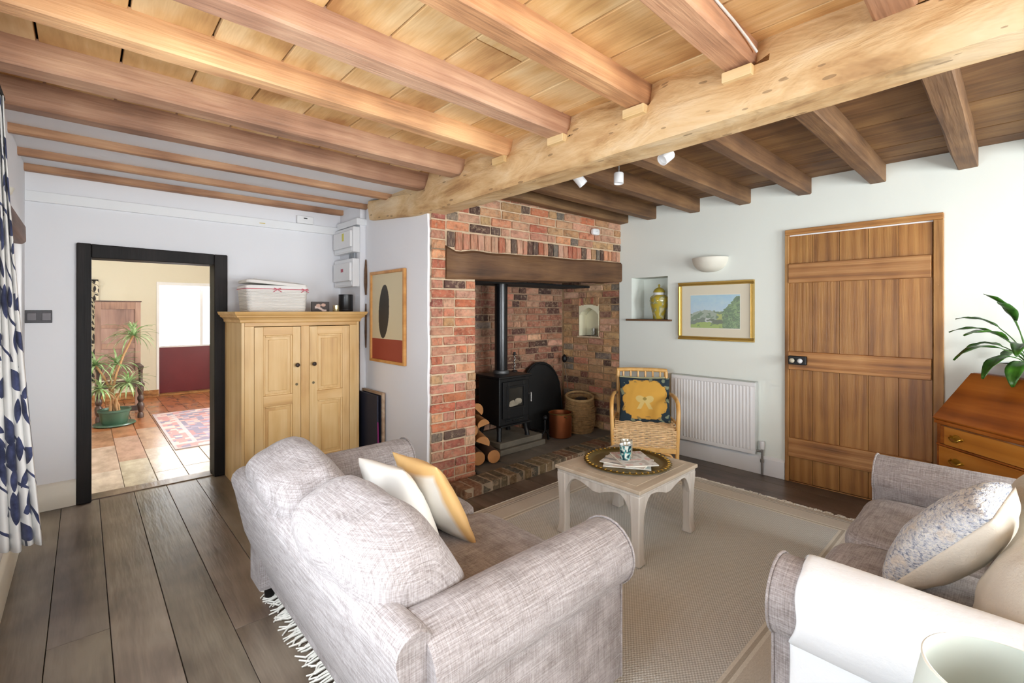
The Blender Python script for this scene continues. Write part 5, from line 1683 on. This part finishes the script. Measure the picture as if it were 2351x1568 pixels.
# local: +x runs along the front towards the camera, +y goes back into the wall side (depth)
BW, BD = .68, .43
def L2(g):
    return g
ZF, ZT, SL = .707, .975, .236
for x0 in (0, BW - .02):
    G().prism([(0, .08), (BD, .08), (BD, ZT - .01), (SL, ZT - .01), (0.0, ZF - .01), (0, ZF - .03)], 'x', x0, x0 + .02).build('side_panel', BUREAU, bu, bevel=.003)
G().box(.02, BW - .02, .03, BD, .09, ZF - .03).build('carcass', BUREAU, bu)
G().box(-.008, BW + .008, SL - .012, BD + .005, ZT - .012, ZT + .006).build('top_board', BUREAU, bu, bevel=.004)
ang = math.atan2(ZT - ZF, SL)
Lf = math.hypot(SL, ZT - ZF)
fall = G().box(-.004, BW + .004, -.004, Lf - .004, -.006, .016)
fall.xf(Matrix.Translation((0, -.012, ZF)) @ Matrix.Rotation(ang, 4, 'X'))
fall.build('fall_front', BUREAU, bu, bevel=.006)
G().box(-.004, BW + .004, -.018, .03, ZF - .026, ZF - .004).build('moulding', BUREAU, bu, bevel=.006)
G().box(-.012, BW + .012, -.015, BD, .06, .10).build('plinth', BUREAU, bu, bevel=.006)
for fx_ in (.03, BW - .08):
    for fy_ in (.01, BD - .06):
        G().box(fx_, fx_ + .05, fy_, fy_ + .05, 0, .062).build('bracket_foot', BUREAU, bu, bevel=.006)
rows = [(.565, .672), (.415, .55), (.26, .40), (.11, .245)]
for i, (z0, z1) in enumerate(rows):
    ins = .055 if i == 0 else .022
    if i == 0:
        for xx in (.022, BW - .052):
            G().box(xx, xx + .03, .0, .04, z0, z1).build('loper', BUREAU, bu, bevel=.002)
    d_ = G().box(ins, BW - ins, -.010, .03, z0, z1).build('drawer', BUREAU_L, bu, bevel=.005, color=jit(W1, .05))
    if i < 3:
        G().box(.0, BW, -.006, .03, z0 - .013, z0 - .002).build('drawer_rail', BUREAU, bu, bevel=.003)
    for hx_ in (.135, BW - .135):
        zc = (z0 + z1) / 2
        pl = [(hx_ + a, zc + b2) for a, b2 in ((-.045, 0), (-.038, .012), (-.025, .008), (-.018, .018), (0, .022), (.018, .018), (.025, .008), (.038, .012), (.045, 0), (.03, -.010), (.015, -.012), (0, -.026), (-.015, -.012), (-.03, -.010))]
        hd_ = G().prism(pl, 'y', -.013, -.0098).build('handle', BRASS, d_, bevel=.001)
        G().tube([(hx_ - .03, -.012, zc + .004), (hx_ - .031, -.028, zc), (hx_ - .02, -.032, zc - .012), (hx_, -.033, zc - .016), (hx_ + .02, -.032, zc - .012), (hx_ + .031, -.028, zc), (hx_ + .03, -.012, zc + .004)], .0035, 6).build('bail', BRASS, hd_, smooth=60)

pc_ = dv * 2.60 + rv * 2.90
pp = thing('potted_lily', 'leafy green peace lily in a long white planter on the bureau', 'plant', (pc_.x, pc_.y, ZT + .006), AZ + PI)
G().loft([rrect(.17, .075, .03, 0), rrect(.185, .085, .035, .02), rrect(.188, .087, .035, .066), rrect(.180, .08, .03, .07), rrect(.172, .072, .03, .06)], True).build('planter', CERAMIC, pp, smooth=45)
G().loft([rrect(.17, .07, .03, .058), rrect(.165, .068, .03, .064)], True).build('soil', plain('soil', c(52, 40, 32), .95, 0, .8, 60), pp)
def lily_leaf(az, tilt, stem, L, wdt, curl):
    wx = math.cos(az + AZ + PI)
    reach = (stem + L) * .8
    if wx > 0 and wx * reach > .20:
        kq = .20 / (wx * reach)
        stem, L = stem * kq, L * kq
    wdt *= 1.45
    g = G()
    n, m = 10, 4
    base = Vector((0.02 * math.cos(az * 1.7), .02 * math.sin(az * 2.3), .06))
    d = Vector((math.cos(az), math.sin(az), 0))
    s = Vector((-math.sin(az), math.cos(az), 0))
    p = base.copy()
    pts = [p.copy()]
    a = tilt
    for i in range(6):
        p = p + (d * math.cos(a) + Vector((0, 0, 1)) * math.sin(a)) * stem / 6
        pts.append(p.copy())
        a -= curl * .10
    st_ = pts[:]
    rows_ = []
    for i in range(n + 1):
        t = i / n
        w = wdt * (math.sin(PI * min(1, t * .93 + .04)) ** .8) * (1 - .35 * t)
        nrm = (-d * math.sin(a) + Vector((0, 0, 1)) * math.cos(a))
        rows_.append([p + s * w * (2 * k / m - 1) + nrm * (abs(2 * k / m - 1) * w * .35 + .003 * math.sin(t * 14 + k)) for k in range(m + 1)])
        p = p + (d * math.cos(a) + Vector((0, 0, 1)) * math.sin(a)) * L / n
        a -= curl / n
    for r_ in rows_:
        g.v += [tuple(v) for v in r_]
    w_ = m + 1
    g.f = [(j * w_ + i, j * w_ + i + 1, (j + 1) * w_ + i + 1, (j + 1) * w_ + i) for j in range(n) for i in range(m)]
    o = g.build('leaf', LEAF, pp, smooth=180, solid=.0012)
    G().tube(st_, .003, 5).build('stalk', plain('lily_stalk', c(70, 110, 48), .4) if 'lily_stalk' not in bpy.data.materials else bpy.data.materials['lily_stalk'], o, smooth=60)
for (az, tilt, stem, L, wd, cu_) in [(-1.57, 1.15, .19, .26, .028, 1.0), (-1.85, .95, .16, .25, .026, 1.2), (-1.25, 1.38, .28, .20, .022, .8), (-2.15, 1.2, .22, .22, .024, 1.1), (-.95, 1.05, .18, .23, .028, 1.2),
                                     (-1.45, .80, .12, .24, .028, 1.3), (-2.5, 1.3, .25, .2, .024, 1.0), (-.4, 1.2, .2, .22, .028, 1.1), (-1.7, 1.45, .30, .19, .022, .7), (-1.1, .7, .10, .19, .030, 1.5),
                                     (.3, .9, .16, .2, .03, 1.1), (1.0, 1.1, .2, .18, .028, 1.0), (2.0, 1.2, .2, .18, .028, 1.0), (2.8, .9, .15, .2, .028, 1.2), (-.1, 1.4, .28, .18, .024, .8), (-2.9, 1.0, .17, .2, .026, 1.2)]:
    lily_leaf(az, tilt, stem, L, wd, cu_)

# lamp on a small side table (only the top of its shade is in view)
lpos = dv * .816 + rv * (1.0914 * .816)
ta = thing('side_table', 'small round side table under the lamp', 'side table', (lpos.x, lpos.y, 0))
G().lathe([(0, .30), (.135, .30), (.14, .305), (.14, .318), (.135, .322), (0, .322)], 40, cap0=False, cap1=False).build('table_top', BLACKWOOD, ta, smooth=40)
G().tube([(0, 0, .02), (0, 0, .302)], .018, 14).build('column', BLACKWOOD, ta, smooth=50)
G().lathe([(0, 0), (.11, 0), (.11, .012), (.03, .025), (0, .026)], 32, cap0=False, cap1=False).build('foot', BLACKWOOD, ta, smooth=40)
la = thing('table_lamp', 'table lamp with a pale cloth shade in the bottom right corner', 'lamp', (lpos.x, lpos.y, .322))
G().lathe([(0, 0), (.055, 0), (.058, .01), (.03, .02), (.042, .06), (.048, .09), (.035, .13), (.012, .15), (.010, .19), (0, .19)], 32, cap0=False, cap1=False).build('base', CERAMIC, la, smooth=50)
G().lathe([(.165, .17), (.128, .374), (.1265, .374), (.1635, .17)], 56, cap0=False, cap1=False).build('lamp_shade', SHADE, la, smooth=40)
for z, r_ in ((.374, .1275), (.17, .1645)):
    G().tube([(r_ * math.cos(a), r_ * math.sin(a), z) for a in [2 * PI * i / 56 for i in range(56)]], .003, 6, closed=True).build('shade_trim', PAPER, la, smooth=60)
G().tube([(0, 0, .19), (0, 0, .235)], .012, 12).build('bulb_holder', BRASS_OLD, la, smooth=50)
G().lathe([(.012, .235), (.016, .25), (.03, .28), (.028, .305), (.015, .325), (0, .33)], 20, cap0=True, cap1=False).build('bulb', CERAMIC, la, smooth=60)

# ================================================================== SPOTLIGHTS, SENSOR, CABLE
def spot(label, x, y, z, tilt, az):
    s = thing('ceiling_spotlight', label, 'spotlight', (x, y, ZC_R), 0, 'white spotlights behind the main beam')
    G().lathe([(0, 0), (.03, 0), (.03, -.012), (.012, -.016), (0, -.016)], 20, cap0=False, cap1=False).build('ceiling_rose', WHITE_PL, s, smooth=40)
    G().tube([(0, 0, -.014), (0, 0, z - ZC_R + .03)], .006, 8).build('stem', STEEL, s, smooth=50)
    h = G().lathe([(0, .034), (.028, .034), (.0305, .03), (.0305, -.034), (.026, -.034), (.025, -.02), (0, -.02)], 28, cap0=False, cap1=False)
    h.xf(Matrix.Translation((0, 0, z - ZC_R)) @ Matrix.Rotation(az, 4, 'Z') @ Matrix.Rotation(tilt, 4, 'Y'))
    h.build('lamp_head', WHITE_PL, s, smooth=40)
spot('upright white spotlight hanging in full view behind the main beam', 2.50, 1.71, 2.195, .06, .5)
spot('white spotlight half hidden by the beam, closest to the brickwork', 2.30, 1.86, 2.175, .7, 2.4)
spot('white spotlight peeping below the beam, closest to the wall joists', 2.26, 1.25, 2.165, .9, -.4)
se = thing('motion_sensor', 'small white rounded alarm sensor on the bricks above the lintel', 'sensor', (3.72, 2.835, 2.135), RZ)
squircle(.05, .022, .032, 4, 6).xf(Matrix.Translation((0, -.02, 0))).build('case', WHITE_PL, se, smooth=180)
G().lathe([(0, 0), (.015, .0), (.012, .006), (0, .009)], 18).xf(Matrix.Translation((0, -.04, -.005)) @ Matrix.Rotation(PI / 2, 4, 'X')).build('lens', PAINT, se, smooth=50)
o = G().tube([(1.30, .66, 2.366), (1.5, .66, 2.362), (1.65, .658, 2.35), (1.76, .656, 2.335), (1.84, .652, 2.315)], .0045, 6)
tag(o.build('cable', CABLE, smooth=60), 'thin white cable clipped along the joist at the top edge', 'cable')

# ================================================================== HALL THINGS
ds = thing('hall_dresser', 'tall panelled wooden settle behind the spiky plant in the hall', 'dresser', (0.338, 7.98, 0))
hw_ = .20
for sx in (-1, 1):
    G().box(sx * hw_ - .03, sx * hw_ + .03, -.02, .02, 0, 1.475).build('post', DRESSER, ds, bevel=.004)
for z0, z1 in ((.46, .56), (.86, .93), (1.13, 1.17), (1.38, 1.475)):
    G().box(-hw_ + .03, hw_ - .03, -.018, .018, z0, z1).build('rail', DRESSER, ds, bevel=.003, color=(1.08, 1.05, 1, 1))
for z0, z1 in ((.56, .86), (.93, 1.13), (1.17, 1.38)):
    G().box(-hw_ + .03, hw_ - .03, -.006, .008, z0, z1).build('panel', DRESSER, ds, color=(.98, .98, 1.05, 1))
G().box(-hw_ - .035, hw_ + .04, -.03, .03, 1.475, 1.49).build('cap_rail', DRESSER_D, ds, bevel=.003)
G().box(-hw_ - .02, hw_ + .04, -.46, .02, .40, .44).build('seat', DRESSER_D, ds, bevel=.006)
for sx in (-1, 1):
    G().lathe([(.032, 0), (.032, .05), (.02, .07), (.036, .12), (.04, .17), (.022, .2), (.034, .23), (.036, .26), (.02, .29), (.034, .34), (.03, .40), (.02, .44), (.022, .6), (.03, .63)], 18, (sx * (hw_ + .0), -.42, 0)).build('turned_leg', DRESSER_D, ds, smooth=40)
    G().box(sx * hw_ - .03, sx * hw_ + .03, -.47, .0, .63, .66).build('arm_rest', DRESSER_D, ds, bevel=.008)
G().box(-hw_, hw_, -.44, -.40, .10, .16).build('stretcher', DRESSER_D, ds, bevel=.004)

dp = thing('potted_dracaena', 'spiky dracaena with four leafy heads in a green pot in the hall', 'plant', (.275, 7.28, 0))
G().lathe([(0, 0), (.185, 0), (.20, .012), (.195, .026), (.13, .022), (0, .02)], 40, cap0=False, cap1=False).build('saucer', GREENPOT, dp, smooth=40)
G().lathe([(0, .022), (.115, .022), (.125, .04), (.145, .16), (.158, .165), (.158, .19), (.145, .19), (.135, .17), (0, .165)], 40, cap0=False, cap1=False).build('pot', GREENPOT, dp, smooth=40)
heads = [((.17, -.05, 1.06), .30, 46), ((-.17, .02, .72), .30, 44), ((.02, .06, .72), .26, 34), ((.12, -.1, .50), .27, 40), ((-.13, -.12, .46), .25, 34)]
for i, (h, R, n) in enumerate(heads):
    b0 = Vector((.02 * (i - 2), .02 * ((i * 2) % 3 - 1), .16))
    hv = Vector(h)
    pts = [b0 + (hv - b0) * t + Vector((0.05 * math.sin(t * PI) * (1 if h[0] < 0 else -1), 0, 0)) for t in (0, .25, .5, .75, 1)]
    G().tube(pts, [.016, .014, .012, .012, .012], 8).build('stem', TRUNK, dp, smooth=60)
    g = G()
    for k in range(n):
        a = random.uniform(0, 2 * PI)
        tl_ = random.uniform(-.5, 1.35)
        L = R * random.uniform(.8, 1.1)
        d = Vector((math.cos(a), math.sin(a), 0))
        s_ = Vector((-math.sin(a), math.cos(a), 0))
        p = hv.copy()
        v0 = len(g.v)
        for j in range(7):
            t = j / 6
            w = .011 * (1 - t ** 2.2) + .0006
            g.v += [tuple(p - s_ * w), tuple(p + Vector((0, 0, -.003))), tuple(p + s_ * w)]
            p = p + (d * math.cos(tl_) + Vector((0, 0, 1)) * math.sin(tl_)) * L / 6
            tl_ -= .22
        for j in range(6):
            for q in range(2):
                x_ = v0 + j * 3 + q
                g.f.append((x_, x_ + 1, x_ + 4, x_ + 3))
    stuff(g.build('leaf_crown', DRAC, dp, smooth=180, fix=False))
HR = (.66, 1.75, 5.55, 7.62)
o = G().box(HR[0], HR[1], HR[2], HR[3], .0, .009).build('hall_rug', rug2_mat(*HR))
tag(o, 'faded red and blue patterned rug on the hall floor', 'rug')
def cf2(u, v):
    return (-.45 + .62 * u, HY - .07 + .025 * math.sin(u * 2 * PI * 5), .30 + 1.50 * v)
hc = curt('hall_curtain', 'dark printed curtain glimpsed at the left of the hall', CURTAIN2, cf2, .9, 1.5, 80, 20)
G().tube([(-.5, HY - .07, 1.81), (.165, HY - .07, 1.81)], .010, 8).tube([(-.3, HY - .07, 1.81), (-.3, HY + .002, 1.81)], .008, 8).build('curtain_pole', IRON, hc, smooth=60)
